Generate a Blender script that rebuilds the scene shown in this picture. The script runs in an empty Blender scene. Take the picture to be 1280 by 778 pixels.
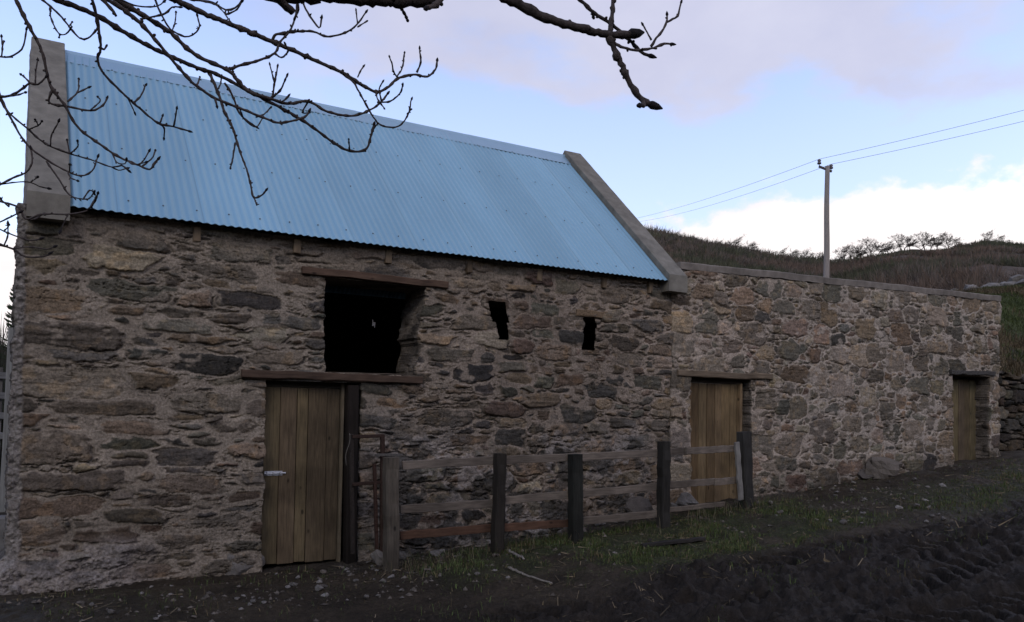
import bpy, math, random
import numpy as np
from mathutils import Vector
rng = np.random.default_rng(7)
random.seed(7)
sc = bpy.context.scene
col = sc.collection
PI = math.pi

# ------------------------------------------------------------------ camera
F, PPX, PPY, IW, IH = 1030., 640., 480., 1280., 778.
CAM = np.array([0., -8.464, 1.68])
_z = np.array([.017, -1, .030]); _z /= np.linalg.norm(_z)
_x = np.array([1710., 0, F]); _x[1] = -(_x[0]*_z[0]+_x[2]*_z[2])/_z[1]; _x /= np.linalg.norm(_x)
_y = np.cross(_z, _x)
if _y[2] < 0: _y = -_y
RC = np.stack([_x, _y, _z], 1)          # world -> camera (x right, y down, z forward)

def ray(px, py):
    return RC.T @ np.array([px-PPX, py-PPY, F])
def at(px, py, Y):                      # point seen at this spot of the photo on the upright plane y = Y
    d = ray(px, py)
    return CAM + d*((Y-CAM[1])/d[1])
def deep(px, py, dep):                  # point at that distance along the viewing axis
    return CAM + ray(px, py)*(dep/F)

# ------------------------------------------------------------------ noise
_T = np.random.default_rng(99).random((256, 256)).astype(np.float32)
def vn(x, y, s=0):
    x = np.asarray(x, dtype=np.float64)+s*17.31; y = np.asarray(y, dtype=np.float64)+s*7.77
    xi = np.floor(x).astype(np.int64); yi = np.floor(y).astype(np.int64)
    fx = x-xi; fy = y-yi
    fx = fx*fx*(3-2*fx); fy = fy*fy*(3-2*fy)
    a = _T[xi % 256, yi % 256]; b = _T[(xi+1) % 256, yi % 256]
    c = _T[xi % 256, (yi+1) % 256]; d = _T[(xi+1) % 256, (yi+1) % 256]
    return (a*(1-fx)+b*fx)*(1-fy)+(c*(1-fx)+d*fx)*fy
def fbm(x, y, o=4, s=0, g=.5):
    v = 0; a = 1; t = 0
    for i in range(o):
        v = v+a*vn(x*2**i, y*2**i, s+i*3); t += a; a *= g
    return v/t                            # 0..1, mean .5
def sst(a, b, x):
    t = np.clip((x-a)/(b-a), 0, 1); return t*t*(3-2*t)
def mixc(a, b, t):
    return a*(1-t[..., None])+b*t[..., None]

# ------------------------------------------------------------------ objects
def tag(o, label=None, cat=None, group=None, kind=None):
    if label: o['label'] = label
    if cat: o['category'] = cat
    if group: o['group'] = group
    if kind: o['kind'] = kind
    return o
def empty(name, loc, label=None, cat=None, group=None):
    o = bpy.data.objects.new(name, None); col.objects.link(o); o.location = loc
    o.empty_display_size = .2
    return tag(o, label, cat, group)
def np_mesh(name, V, faces, mats, parent=None, cols=None, smooth=True, midx=None):
    """faces: list of arrays (n,3) / (n,4). Vertices are given in world space."""
    V = np.asarray(V, dtype=np.float32)
    me = bpy.data.meshes.new(name)
    faces = [np.asarray(f, dtype=np.int32) for f in faces if len(f)]
    nl = sum(f.size for f in faces); nf = sum(len(f) for f in faces)
    me.vertices.add(len(V)); me.loops.add(nl); me.polygons.add(nf)
    loops = np.concatenate([f.ravel() for f in faces])
    tot = np.concatenate([np.full(len(f), f.shape[1], np.int32) for f in faces])
    start = np.concatenate([[0], np.cumsum(tot)[:-1]]).astype(np.int32)
    me.loops.foreach_set('vertex_index', loops)
    me.polygons.foreach_set('loop_start', start)
    if midx is not None: me.polygons.foreach_set('material_index', np.asarray(midx, np.int32))
    o = bpy.data.objects.new(name, me); col.objects.link(o)
    if parent is not None:
        o.parent = parent
        off = np.array(wloc(parent), dtype=np.float32)
        V = V-off
    me.vertices.foreach_set('co', V.ravel())
    me.polygons.foreach_set('use_smooth', np.full(nf, smooth))
    if cols is not None:
        at_ = me.color_attributes.new('Col', 'FLOAT_COLOR', 'POINT')
        c4 = np.ones((len(V), 4), np.float32); c4[:, :3] = cols
        at_.data.foreach_set('color', c4.ravel())
    for m in (mats if isinstance(mats, (list, tuple)) else [mats]): me.materials.append(m)
    me.update(calc_edges=True); me.validate()
    return o
def wloc(o):
    l = Vector((0, 0, 0))
    while o is not None: l = l+o.location; o = o.parent
    return l
def recentre(o):
    """put the origin of a single mesh thing at the middle of its base"""
    me = o.data; n = len(me.vertices); a = np.empty(n*3, np.float32); me.vertices.foreach_get('co', a)
    a = a.reshape(-1, 3); c = (a.min(0)+a.max(0))/2; c[2] = a[:, 2].min()
    me.vertices.foreach_set('co', (a-c).ravel()); o.location = Vector(o.location)+Vector(c.tolist()); me.update()
    return o

class MB:
    """collects simple solids into one mesh"""
    def __init__(s): s.v = []; s.q = []; s.t = []; s.c = []; s.n = 0
    def add(s, v, q=(), t=(), c=None):
        v = np.asarray(v, float)
        for f in q: s.q.append([i+s.n for i in f])
        for f in t: s.t.append([i+s.n for i in f])
        s.v.append(v); s.n += len(v)
        s.c.append(np.tile(np.array(c if c is not None else (.5, .5, .5), float), (len(v), 1)) if (c is None or np.ndim(c) == 1) else np.asarray(c))
    def box(s, lo, hi, c=None, jit=0, bev=.006):
        """box with chamfered edges (24 vertices)"""
        lo = np.array(lo, float); hi = np.array(hi, float)
        b = min(bev, *(abs(hi-lo)*.3))
        V = []; idx = {}
        for sx in (0, 1):
            for sy in (0, 1):
                for sz in (0, 1):
                    cor = np.where([sx, sy, sz], hi, lo); sg = np.where([sx, sy, sz], -1, 1)*b
                    for ax in range(3):
                        p = cor+sg; p[ax] = cor[ax]
                        idx[(sx, sy, sz, ax)] = len(V); V.append(p)
        V = np.array(V)
        if jit: V += rng.normal(0, jit, V.shape)
        Q = []; T = []
        for ax in range(3):
            o1, o2 = [(1, 2), (0, 2), (0, 1)][ax]
            for sd in (0, 1):
                f = []
                for a, b2 in ((0, 0), (1, 0), (1, 1), (0, 1)):
                    k = [0, 0, 0]; k[ax] = sd; k[o1] = a; k[o2] = b2; f.append(idx[(*k, ax)])
                Q.append(f)
        for ax in range(3):                # chamfers along axis ax
            o1, o2 = [(1, 2), (0, 2), (0, 1)][ax]
            for a in (0, 1):
                for b2 in (0, 1):
                    k0 = [0, 0, 0]; k0[o1] = a; k0[o2] = b2; k1 = list(k0); k1[ax] = 1
                    Q.append([idx[(*k0, o1)], idx[(*k1, o1)], idx[(*k1, o2)], idx[(*k0, o2)]])
        for a in (0, 1):
            for b2 in (0, 1):
                for c2 in (0, 1): T.append([idx[(a, b2, c2, 0)], idx[(a, b2, c2, 1)], idx[(a, b2, c2, 2)]])
        s.add(V, Q, T, c); return s
    def hexa(s, p, c=None):
        """8 corner points: bottom 4 then top 4"""
        s.add(p, [[3, 2, 1, 0], [4, 5, 6, 7], [0, 1, 5, 4], [1, 2, 6, 5], [2, 3, 7, 6], [3, 0, 4, 7]], (), c); return s
    def bar(s, p, q, w, h, c=None, up=(0, 0, 1), seg=1, jit=0):
        """rough sawn bar from p to q: w across, h along up"""
        p = np.array(p, float); q = np.array(q, float); d = (q-p)/np.linalg.norm(q-p)
        u = np.array(up, float); sd = np.cross(d, u); sd /= np.linalg.norm(sd); u = np.cross(sd, d)
        V = []; b = min(w, h)*.12
        prof = [(-w/2+b, -h/2), (w/2-b, -h/2), (w/2, -h/2+b), (w/2, h/2-b), (w/2-b, h/2), (-w/2+b, h/2), (-w/2, h/2-b), (-w/2, -h/2+b)]
        for i in range(seg+1):
            o = p+(q-p)*i/seg
            j = rng.normal(0, jit, 3) if 0 < i < seg else 0
            for a, e in prof: V.append(o+sd*a+u*e+j+rng.normal(0, jit*.4, 3))
        Q = []
        for i in range(seg):
            for k in range(8): Q.append([i*8+k, i*8+(k+1) % 8, i*8+8+(k+1) % 8, i*8+8+k])
        for e, r in ((0, True), (seg*8, False)):
            for a, b2, c2, d2 in ((0, 1, 2, 7), (7, 2, 3, 6), (6, 3, 4, 5)):
                f = [e+a, e+b2, e+c2, e+d2]; Q.append(f[::-1] if r else f)
        s.add(V, Q, (), c); return s
    def tube(s, P, R, n=6, c=None, cap=True):
        P = np.asarray(P, float); R = np.broadcast_to(np.asarray(R, float), (len(P),))
        T = np.gradient(P, axis=0); T /= np.linalg.norm(T, axis=1)[:, None]+1e-12
        u = np.cross(T[0], (0.3, .5, .81)); u /= np.linalg.norm(u)
        V = []
        for i in range(len(P)):
            u = u-T[i]*np.dot(u, T[i]); u /= np.linalg.norm(u)+1e-12
            w = np.cross(T[i], u)
            for k in range(n):
                a = 2*PI*k/n
                V.append(P[i]+(u*math.cos(a)+w*math.sin(a))*R[i])
        Q = []; Tt = []
        for i in range(len(P)-1):
            for k in range(n): Q.append([i*n+k, i*n+(k+1) % n, i*n+n+(k+1) % n, i*n+n+k])
        if cap:
            V += [P[0], P[-1]]; a = len(P)*n
            for k in range(n):
                Tt.append([a, (k+1) % n, k]); Tt.append([a+1, (len(P)-1)*n+k, (len(P)-1)*n+(k+1) % n])
        s.add(V, Q, Tt, c); return s
    def build(s, name, mats, parent=None, smooth=False):
        fs = []
        if s.q: fs.append(np.array(s.q))
        if s.t: fs.append(np.array(s.t))
        return np_mesh(name, np.concatenate(s.v), fs, mats, parent, np.concatenate(s.c), smooth)

# ------------------------------------------------------------------ materials
def mat(name, rough=.9, metal=0., color=None, attr=True, tint=None, ns=30., nlo=.8, nhi=1.2, bs=120., bump=.3, bdist=.004, stretch=None, spec=.12, aniso=None):
    m = bpy.data.materials.new(name); m.use_nodes = True
    nt = m.node_tree; N = nt.nodes; L = nt.links
    bs_ = N['Principled BSDF']
    bs_.inputs['Roughness'].default_value = rough; bs_.inputs['Metallic'].default_value = metal
    bs_.inputs['Specular IOR Level'].default_value = spec
    tc = N.new('ShaderNodeTexCoord'); mp = N.new('ShaderNodeMapping'); L.new(tc.outputs['Object'], mp.inputs['Vector'])
    if stretch: mp.inputs['Scale'].default_value = stretch
    no = N.new('ShaderNodeTexNoise'); no.inputs['Scale'].default_value = ns; no.inputs['Detail'].default_value = 6; no.inputs['Roughness'].default_value = .6
    L.new(mp.outputs[0], no.inputs['Vector'])
    mr = N.new('ShaderNodeMapRange'); mr.inputs['From Min'].default_value = .3; mr.inputs['From Max'].default_value = .7
    mr.inputs['To Min'].default_value = nlo; mr.inputs['To Max'].default_value = nhi; L.new(no.outputs['Fac'], mr.inputs['Value'])
    mx = N.new('ShaderNodeMix'); mx.data_type = 'RGBA'; mx.blend_type = 'MULTIPLY'; mx.inputs['Factor'].default_value = 1
    if attr:
        a = N.new('ShaderNodeAttribute'); a.attribute_name = 'Col'; L.new(a.outputs['Color'], mx.inputs['A'])
    else: mx.inputs['A'].default_value = (*color, 1)
    cb = N.new('ShaderNodeCombineColor')
    for i in range(3): L.new(mr.outputs[0], cb.inputs[i])
    L.new(cb.outputs[0], mx.inputs['B']); L.new(mx.outputs['Result'], bs_.inputs['Base Color'])
    if name.startswith('sawn'):
        n3 = N.new('ShaderNodeTexNoise'); n3.inputs['Scale'].default_value = 2.2; n3.inputs['Detail'].default_value = 4; L.new(tc.outputs['Object'], n3.inputs['Vector'])
        vo = N.new('ShaderNodeTexVoronoi'); vo.inputs['Scale'].default_value = 3.2; m2 = N.new('ShaderNodeMapping'); m2.inputs['Scale'].default_value = (1.9, 1.2, 1.) if stretch[2] < 1 else (1., 1.2, 1.9)
        L.new(tc.outputs['Object'], m2.inputs['Vector']); L.new(m2.outputs[0], vo.inputs['Vector'])
        k1 = N.new('ShaderNodeMapRange'); k1.inputs['From Min'].default_value = .05; k1.inputs['From Max'].default_value = .11; k1.inputs['To Min'].default_value = .28; k1.inputs['To Max'].default_value = 1.; L.new(vo.outputs['Distance'], k1.inputs['Value'])
        k2 = N.new('ShaderNodeMapRange'); k2.inputs['From Min'].default_value = .3; k2.inputs['From Max'].default_value = .7; k2.inputs['To Min'].default_value = .62; k2.inputs['To Max'].default_value = 1.3; L.new(n3.outputs['Fac'], k2.inputs['Value'])
        pr = N.new('ShaderNodeMath'); pr.operation = 'MULTIPLY'; L.new(k1.outputs[0], pr.inputs[0]); L.new(k2.outputs[0], pr.inputs[1])
        p3 = N.new('ShaderNodeMath'); p3.operation = 'MULTIPLY'; L.new(pr.outputs[0], p3.inputs[0]); L.new(mr.outputs[0], p3.inputs[1])
        for i in range(3): L.new(p3.outputs[0], cb.inputs[i])
    if bump:
        n2 = N.new('ShaderNodeTexNoise'); n2.inputs['Scale'].default_value = bs; n2.inputs['Detail'].default_value = 8; n2.inputs['Roughness'].default_value = .65
        L.new(mp.outputs[0], n2.inputs['Vector'])
        bp = N.new('ShaderNodeBump'); bp.inputs['Strength'].default_value = bump; bp.inputs['Distance'].default_value = bdist
        L.new(n2.outputs['Fac'], bp.inputs['Height']); L.new(bp.outputs[0], bs_.inputs['Normal'])
    return m
M = dict(
    stone=mat('rubble_stone', .92, ns=48, nlo=.55, nhi=1.45, bs=70, bump=1., bdist=.014),
    harl=mat('harling', .95, ns=14, nlo=.8, nhi=1.15, bs=60, bump=.9, bdist=.012),
    concrete=mat('concrete', .9, ns=7, nlo=.72, nhi=1.22, bs=90, bump=.6, bdist=.006),
    wood=mat('sawn_timber', .8, ns=9, nlo=.62, nhi=1.3, bs=30, bump=.35, bdist=.003, stretch=(6, 6, .5)),
    woodx=mat('sawn_timber_level', .8, ns=9, nlo=.62, nhi=1.3, bs=30, bump=.35, bdist=.003, stretch=(.5, 6, 6)),
    roof=mat('painted_corrugated_steel', .46, .45, ns=1.5, nlo=.93, nhi=1.06, bs=8, bump=.05, bdist=.004, stretch=(1, .25, .25), spec=.5),
    dark_metal=mat('screw_metal', .6, .6, ns=50),
    galv=mat('galvanised_metal', .45, .8, ns=60, nlo=.8, nhi=1.1),
    rust=mat('rusty_steel', .9, .1, ns=40, nlo=.6, nhi=1.3, bump=.5),
    bark=mat('bark', .9, ns=60, nlo=.55, nhi=1.5, bs=220, bump=.8, bdist=.004),
    soil=mat('soil', .62, ns=26, nlo=.6, nhi=1.45, bs=70, bump=1., bdist=.025, spec=.12),
    hill=mat('hill', .95, ns=1.2, nlo=.6, nhi=1.4, bs=6, bump=1., bdist=.12),
    leaf=mat('blades', .8, ns=9, nlo=.75, nhi=1.2, bump=0),
    twig=mat('scrub_twigs', .95, ns=.6, nlo=.7, nhi=1.3, bump=0),
    rock=mat('loose_rock', .9, ns=24, nlo=.65, nhi=1.3, bs=70, bump=.7, bdist=.006),
    plastic=mat('twine', .6, ns=60, bump=0),
    pole=mat('weathered_pole', .85, ns=12, nlo=.7, nhi=1.2, bs=60, bump=.4, bdist=.004, stretch=(5, 5, .4)),
    ins=mat('porcelain', .3, ns=20, bump=0, spec=.5),
)

# ------------------------------------------------------------------ ground height
def gz(x):
    return np.interp(x, [-3, .0, 2.2, 3.1, 5.5, 8.2, 10.2, 14.2, 15.7, 20], [0.03, .0, .0, .0, .17, .37, .52, .83, .91, 1.15])
def gbase(x, y):
    return gz(x)+.06*sst(-2.2, -1.2, y)*(1-sst(-1, -.1, y))

# ------------------------------------------------------------------ rubble masonry as a relief
PAL = np.array([(.088, .076, .064), (.112, .088, .068), (.125, .096, .072), (.066, .061, .056), (.125, .108, .090),
                (.165, .138, .112), (.102, .076, .062), (.080, .075, .063), (.155, .125, .092), (.046, .043, .041)])
def rubble(X0, X1, Z0, Z1, res, style, seed, dry=False):
    r = np.random.default_rng(seed)
    nx = int(round((X1-X0)/res))+1; nz = int(round((Z1-Z0)/res))+1
    xs = X0+np.arange(nx)*res; zs = Z0+np.arange(nz)*res
    GX, GZ = np.meshgrid(xs, zs)
    wx = GX+(fbm(GX*5, GZ*7, 3, seed)-.5)*.07+(fbm(GX*28, GZ*36, 3, seed+5)-.5)*.030
    wz = GZ+(fbm(GX*3, GZ*6, 3, seed+9)-.5)*.07+(fbm(GX*26, GZ*38, 3, seed+11)-.5)*.024
    oc = .02; ox = int((X1-X0)/oc)+2; oz = int((Z1-Z0)/oc)+2
    occ = np.zeros((oz, ox), bool)
    stones = []
    for lvl, tries in enumerate((300, 1000, 3600, 9000, 15000)):
        for _ in range(int(tries*(X1-X0)*(Z1-Z0)/26)):
            cx = r.uniform(X0, X1); cz = r.uniform(Z0, Z1)
            w, h = style(cx, cz, lvl, r)
            fx = .86 if lvl < 4 else .7
            i0 = int((cx-w*fx/2-X0)/oc); i1 = int((cx+w*fx/2-X0)/oc)+1
            j0 = int((cz-h*fx/2-Z0)/oc); j1 = int((cz+h*fx/2-Z0)/oc)+1
            i0 = max(i0, 0); j0 = max(j0, 0)
            if occ[j0:j1, i0:i1].any(): continue
            occ[j0:j1, i0:i1] = True
            stones.append((cx, cz, w, h))
    s1 = np.full(GX.shape, 9., np.float32); s2 = s1.copy(); sid = np.full(GX.shape, -1, np.int32)
    lu = np.zeros(GX.shape, np.float32); lv = lu.copy()
    for k, (cx, cz, w, h) in enumerate(stones):
        mg = .12
        i0 = max(int((cx-w/2-mg-X0)/res), 0); i1 = min(int((cx+w/2+mg-X0)/res)+1, nx)
        j0 = max(int((cz-h/2-mg-Z0)/res), 0); j1 = min(int((cz+h/2+mg-Z0)/res)+1, nz)
        if i1 <= i0 or j1 <= j0: continue
        a = r.normal(0, .05); p = r.uniform(2.8, 7.5)
        sk = r.normal(0, .22); tp = r.normal(0, .28)
        dx = wx[j0:j1, i0:i1]-cx; dz = wz[j0:j1, i0:i1]-cz
        u = (dx*math.cos(a)+dz*math.sin(a)); v = (-dx*math.sin(a)+dz*math.cos(a))
        u = u+sk*v
        v2 = v*(1+tp*np.clip(u/w*2, -1.2, 1.2))
        U = u/(w/2); W_ = v2/(h/2); U = U*(1+np.where(U > 0, r.normal(0, .16), r.normal(0, .16))*np.clip(W_, -1, 1)); aU = np.abs(U); aW = np.abs(W_)
        cq = np.where(U > 0, np.where(W_ > 0, r.uniform(1.2, 1.9), r.uniform(1.2, 1.9)), np.where(W_ > 0, r.uniform(1.2, 1.9), r.uniform(1.2, 1.9)))
        d = (np.maximum(np.maximum(aU, aW), (aU+aW)/cq)*.75+.25*(aU**p+aW**p)**(1/p))
        s = ((d-1)*min(w, h)*.5).astype(np.float32)
        S1 = s1[j0:j1, i0:i1]; S2 = s2[j0:j1, i0:i1]; I = sid[j0:j1, i0:i1]
        nb = s < S1
        S2[...] = np.where(nb, S1, np.minimum(S2, s))
        S1[...] = np.where(nb, s, S1); I[...] = np.where(nb, k, I)
        lu[j0:j1, i0:i1] = np.where(nb, u/w, lu[j0:j1, i0:i1]); lv[j0:j1, i0:i1] = np.where(nb, v/h, lv[j0:j1, i0:i1])
    n = len(stones)
    e = (s2-s1)*.5
    return dict(GX=GX, GZ=GZ, s1=s1, e=e, sid=np.maximum(sid, 0), none=sid < 0, n=n, lu=lu, lv=lv, r=r, nx=nx, nz=nz, st=np.array(stones))

def relief(f, pal_w, mortar, mw, smear, seed, bright=1., dry=False, proud=.8):
    GX, GZ, r, sid = f['GX'], f['GZ'], f['r'], f['sid']
    n = f['n']
    mwid = mw*(.45+1.1*fbm(GX*4, GZ*5, 3, seed+20))
    q = np.minimum(f['e']-mwid, .038-f['s1'])
    q = np.where(f['none'], -.05, q)
    base = r.uniform(-.020, .030, n)[sid]*proud; tx = r.normal(0, .022, n)[sid]; tz = r.normal(0, .018, n)[sid]
    layer = (fbm(GX*3+sid*3.7, GZ*42+sid*1.3, 3, seed+30)-.5)*.016*(r.random(n) < .6)[sid]
    rough = (fbm(GX*13, GZ*20, 4, seed+33)-.5)*.026
    hs = base+tx*f['lu']+tz*f['lv']+layer+rough-.012*np.clip(1-q/.022, 0, 1)**2+.004
    mort = (fbm(GX*7, GZ*9, 3, seed+40)-.5)*.022+(fbm(GX*40, GZ*40, 2, seed+41)-.5)*.007-.010
    if dry: mort = mort*0-.13
    crk = np.abs(fbm(GX*4.5+sid*.9, GZ*21+sid*.4, 4, seed+46)-.5)
    crk = (1-sst(.006, .020, crk))*sst(.52, .62, fbm(GX*2.2, GZ*3.1, 3, seed+47))
    # crisp dark open joints under some stones
    gap = sst(.53, .63, fbm(GX*2.3, GZ*4, 3, seed+44))*sst(-.012, -.003, q)*(1-sst(-.003, .004, q))*(f['lv'] < .1)
    mort = mort-.022*gap
    t = sst(-.002, .003, q)
    h = mort*(1-t)+hs*t-crk*.016
    # colours
    pw = np.array(pal_w, float)
    u = r.random(n); ids = np.empty(n, int)
    for reg in (0, 1):
        cw = np.cumsum(pw[reg]/pw[reg].sum()); msk = (f['st'][:, 0] > mortar[2]) if reg else (f['st'][:, 0] <= mortar[2])
        ids[msk] = np.searchsorted(cw, u[msk]*.9999)
    sc_ = PAL[ids]*r.uniform(.62, 1.30, (n, 1))*r.normal(1, .018, (n, 3))
    C = sc_[sid]
    veins = fbm(GX*6+sid*2.1, GZ*30+sid, 4, seed+50)
    C = C*(.66+.68*veins)[..., None]*(.70+.60*fbm(GX*30, GZ*36, 4, seed+51))[..., None]
    pat = sst(.56, .72, fbm(GX*11+sid*.7, GZ*14, 3, seed+52))
    C = mixc(C, C*np.array([1.42, 1.28, 1.08]), pat*.7)
    mc = mixc(np.broadcast_to(np.array(mortar[0]), C.shape), np.broadcast_to(np.array(mortar[1]), C.shape), sst(mortar[2]-1.5, mortar[2]+1.0, GX+(fbm(GX, GZ, 3, seed+58)-.5)*2))
    mc = mc*(.70+.6*fbm(GX*9, GZ*11, 4, seed+60))[..., None]
    sm = sst(smear, smear+.10, fbm(GX*5, GZ*8, 4, seed+62)+.10*np.clip(1-q/.03, 0, 1))*.85
    tt = sst(-.002, .003, q)*(1-sm)
    C = mixc(mc, C, tt)
    h = h+sm*.7*(mort+.012-h)
    C = C*(1-.45*gap[..., None])*(1-.35*crk[..., None])*bright*np.array([1.01, .965, .875])
    return h, C, q

def relief_mesh(name, f, h, C, keep, depth, material, parent, Y=0., splay=()):
    """front relief at y = Y - h, with every open edge carried back into the wall"""
    nx, nz = f['nx'], f['nz']
    V = np.stack([f['GX'], Y-h, f['GZ']], -1).reshape(-1, 3)
    cols = C.reshape(-1, 3)
    I = np.arange(nx*nz).reshape(nz, nx)
    q = np.stack([I[:-1, :-1], I[:-1, 1:], I[1:, 1:], I[1:, :-1]], -1)
    quads = q[keep]
    K = np.zeros((nz+1, nx+1), bool); K[1:-1, 1:-1] = keep
    edges = []
    # vertical edges between column cells
    a = K[1:-1, :-1] != K[1:-1, 1:]; js, is_ = np.nonzero(a)
    left = K[1:-1, :-1][js, is_]
    e1 = I[js, is_]; e2 = I[js+1, is_]
    edges.append(np.stack([np.where(left, e1, e2), np.where(left, e2, e1)], -1))
    b = K[:-1, 1:-1] != K[1:, 1:-1]; js, is_ = np.nonzero(b)
    low = K[:-1, 1:-1][js, is_]
    e1 = I[js, is_]; e2 = I[js, is_+1]
    edges.append(np.stack([np.where(low, e2, e1), np.where(low, e1, e2)], -1))
    E = np.concatenate(edges)
    bv = np.unique(E); mp = np.full(nx*nz, -1, np.int64)
    layers = [V]; lc = [cols]; base = len(V); prev = None; qs = [quads]
    S = 26
    cnt = len(bv)
    for s_ in range(1, S+1):
        d = depth*s_/S
        P = V[bv].copy(); P[:, 1] = Y+d
        for sc0 in splay:
            mk = np.abs(V[bv][:, 0]-sc0[0]) < .3; mk &= np.abs(V[bv][:, 2]-sc0[1]) < .4
            P[mk, 0] += np.sign(V[bv][mk, 0]-sc0[0])*d*.9
        nn = (fbm(P[:, 0]*9+P[:, 2]*7, P[:, 1]*12+P[:, 2]*9, 3, 71)-.5)
        P[:, 0] += nn*.035; P[:, 2] += (fbm(P[:, 0]*8, P[:, 1]*11+P[:, 2]*5, 3, 77)-.5)*.02
        row = np.floor(P[:, 2]/.12+(fbm(P[:, 1]*4, P[:, 2]*3+P[:, 0]*3, 2, 80)-.5)*1.2); cl_ = np.floor((P[:, 1]+P[:, 0])/.19+row*.37+(vn(P[:, 2]*9, P[:, 1]*9, 82)-.5)*.5)
        hs_ = np.abs(np.sin(row*12.9898+cl_*78.233)*43758.5453) % 1.; b3 = np.clip(s_/3, 0, 1)
        st_ = np.array([.105, .088, .072])*(.45+1.1*hs_)[:, None]*(.6+.8*fbm(P[:, 1]*14+P[:, 0]*9, P[:, 2]*16, 3, 79))[:, None]
        P[:, 0] += (hs_-.5)*.03*b3; P[:, 2] += 0
        cc = cols[bv]*(1-b3)+st_*b3
        layers.append(P); lc.append(cc)
        mp2 = np.full(nx*nz, -1, np.int64); mp2[bv] = base+np.arange(cnt)+(s_-1)*cnt
        A = E if prev is None else prev
        B = mp2[E]
        qs.append(np.stack([A[:, 0], A[:, 1], B[:, 1], B[:, 0]], -1)[:, ::-1])
        prev = B
    Vall = np.concatenate(layers); Call = np.concatenate(lc); Q = np.concatenate(qs)
    used = np.unique(Q); rm = np.full(len(Vall), -1, np.int64); rm[used] = np.arange(len(used))
    return np_mesh(name, Vall[used], [rm[Q]], material, parent, Call[used], True)

def cellmid(A): return .25*(A[:-1, :-1]+A[1:, :-1]+A[:-1, 1:]+A[1:, 1:])

def style_barn(cx, cz, lvl, r):
    if cx < .9 and cz > .3:
        W = ((.7, 1.1), (.45, .8), (.3, .5), (.12, .3), (.06, .14)); H = ((.20, .36), (.14, .26), (.09, .17), (.05, .1), (.03, .06))
    elif cx < 4.6:
        W = ((.5, .85), (.34, .6), (.2, .42), (.12, .25), (.05, .14)); H = ((.14, .26), (.09, .17), (.06, .12), (.035, .08), (.025, .05))
    else:
        W = ((.42, .6), (.26, .45), (.17, .32), (.1, .2), (.05, .11)); H = ((.17, .28), (.13, .21), (.08, .15), (.05, .1), (.03, .06))
    return r.uniform(*W[lvl])*1.06, r.uniform(*H[lvl])*.84
def style_wing(cx, cz, lvl, r):
    W = ((.42, .62), (.26, .46), (.17, .34), (.1, .22), (.05, .12)); H = ((.22, .38), (.16, .27), (.1, .2), (.06, .12), (.035, .07))
    return r.uniform(*W[lvl]), r.uniform(*H[lvl])
def style_dry(cx, cz, lvl, r):
    W = ((.5, .7), (.3, .5), (.2, .36), (.12, .22), (.08, .14)); H = ((.2, .3), (.14, .22), (.1, .16), (.06, .12), (.05, .08))
    return r.uniform(*W[lvl]), r.uniform(*H[lvl])

# ------------------------------------------------------------------ the barn
JX = 7.62                                   # joint between barn and lower building
barn = empty('stone_barn', (3.8, 0, 0), 'two storey rubble stone barn with pale blue corrugated roof and open loft window', 'barn')
SL = .923                                   # roof slope
def zr(y): return 3.42+SL*(y+.15)
RY = 2.35; BY = 4.7
f = rubble(-.30, JX, -.25, 3.48, .008, style_barn, 11)
pw = [[4, 3.6, 1.6, 3, 3, 1.2, 1.0, 3.4, .5, 2.6], [3, 4, 2.2, 2, 3, 1.5, 2.0, 1.6, .8, 2.4]]
h, C, q = relief(f, pw, ((.185, .160, .136), (.195, .163, .139), 4.2), .0105, .69, 11)
GX, GZ = f['GX'], f['GZ']
# old rough lime and dark moss on the lower middle
low = sst(3.1, 3.5, GX)*(1-sst(6.9, 7.5, GX))*(1-sst(1.0, 1.75, GZ+(fbm(GX*1.4, GZ*1.4, 3, 3)-.5)*.9))
lime = sst(.51, .58, fbm(GX*4.6, GZ*5., 5, 84, .6))*low
moss = sst(.47, .56, fbm(GX*4.4+5, GZ*5.2, 5, 88, .6))*low
C = mixc(C, np.array([.20, .175, .155])*(.65+.7*fbm(GX*14, GZ*14, 4, 85))[..., None], lime*.75)
C = mixc(C, np.array([.040, .038, .034])*(.55+.9*fbm(GX*20, GZ*20, 3, 86))[..., None], moss*.8)
h = h+low*((fbm(GX*11, GZ*12, 4, 87)-.5)*.06)+lime*.012
# broad patches where the pointing is thinner or the stones dirtier
C = C*(.66+.68*fbm(GX*.9, GZ*1.6, 4, 91))[..., None]
h = h+(fbm(GX*1.1, GZ*1.3, 2, 92)-.5)*.07*sst(-.05, .5, GX)
# lighter tan pointing band right under the eaves
eb = sst(3.05, 3.25, GZ+(fbm(GX*2, GZ*3, 3, 93)-.5)*.3)
C = mixc(C, np.array([.185, .150, .115])*(.7+.6*fbm(GX*10, GZ*12, 4, 94))[..., None], eb*.6*sst(.4, .65, fbm(GX*3, GZ*4, 3, 95)+.1))
# harled edge of the gable at the left corner
hw = .035+.035*(1-GZ/3.4)+(fbm(GZ*5, GZ*0+3, 3, 60)-.5)*.06
hm = 1-sst(-.012, .016, GX-hw)
C = mixc(C, np.array([.165, .147, .128])*(.45+1.1*fbm(GX*26, GZ*20, 4, 61))[..., None], hm)
h = h*(1-hm)+hm*((fbm(GX*26, GZ*26, 4, 62)-.5)*.07+.008)
fo = (1-sst(.16, .40, GZ+(fbm(GX*3.5, GZ*3, 4, 96)-.5)*.35))*(1-sst(.75, 1.25, GX+(fbm(GX*2, GZ*4, 3, 97)-.5)*.5))
h = h+fo*(.10+(fbm(GX*9, GZ*11, 5, 98, .62)-.5)*.13+.25*np.clip(.15-GZ, 0, .4))
C = mixc(C, np.array([.20, .175, .158])*(.35+1.3*fbm(GX*12, GZ*13, 5, 99, .65))[..., None], fo*.65)
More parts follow.
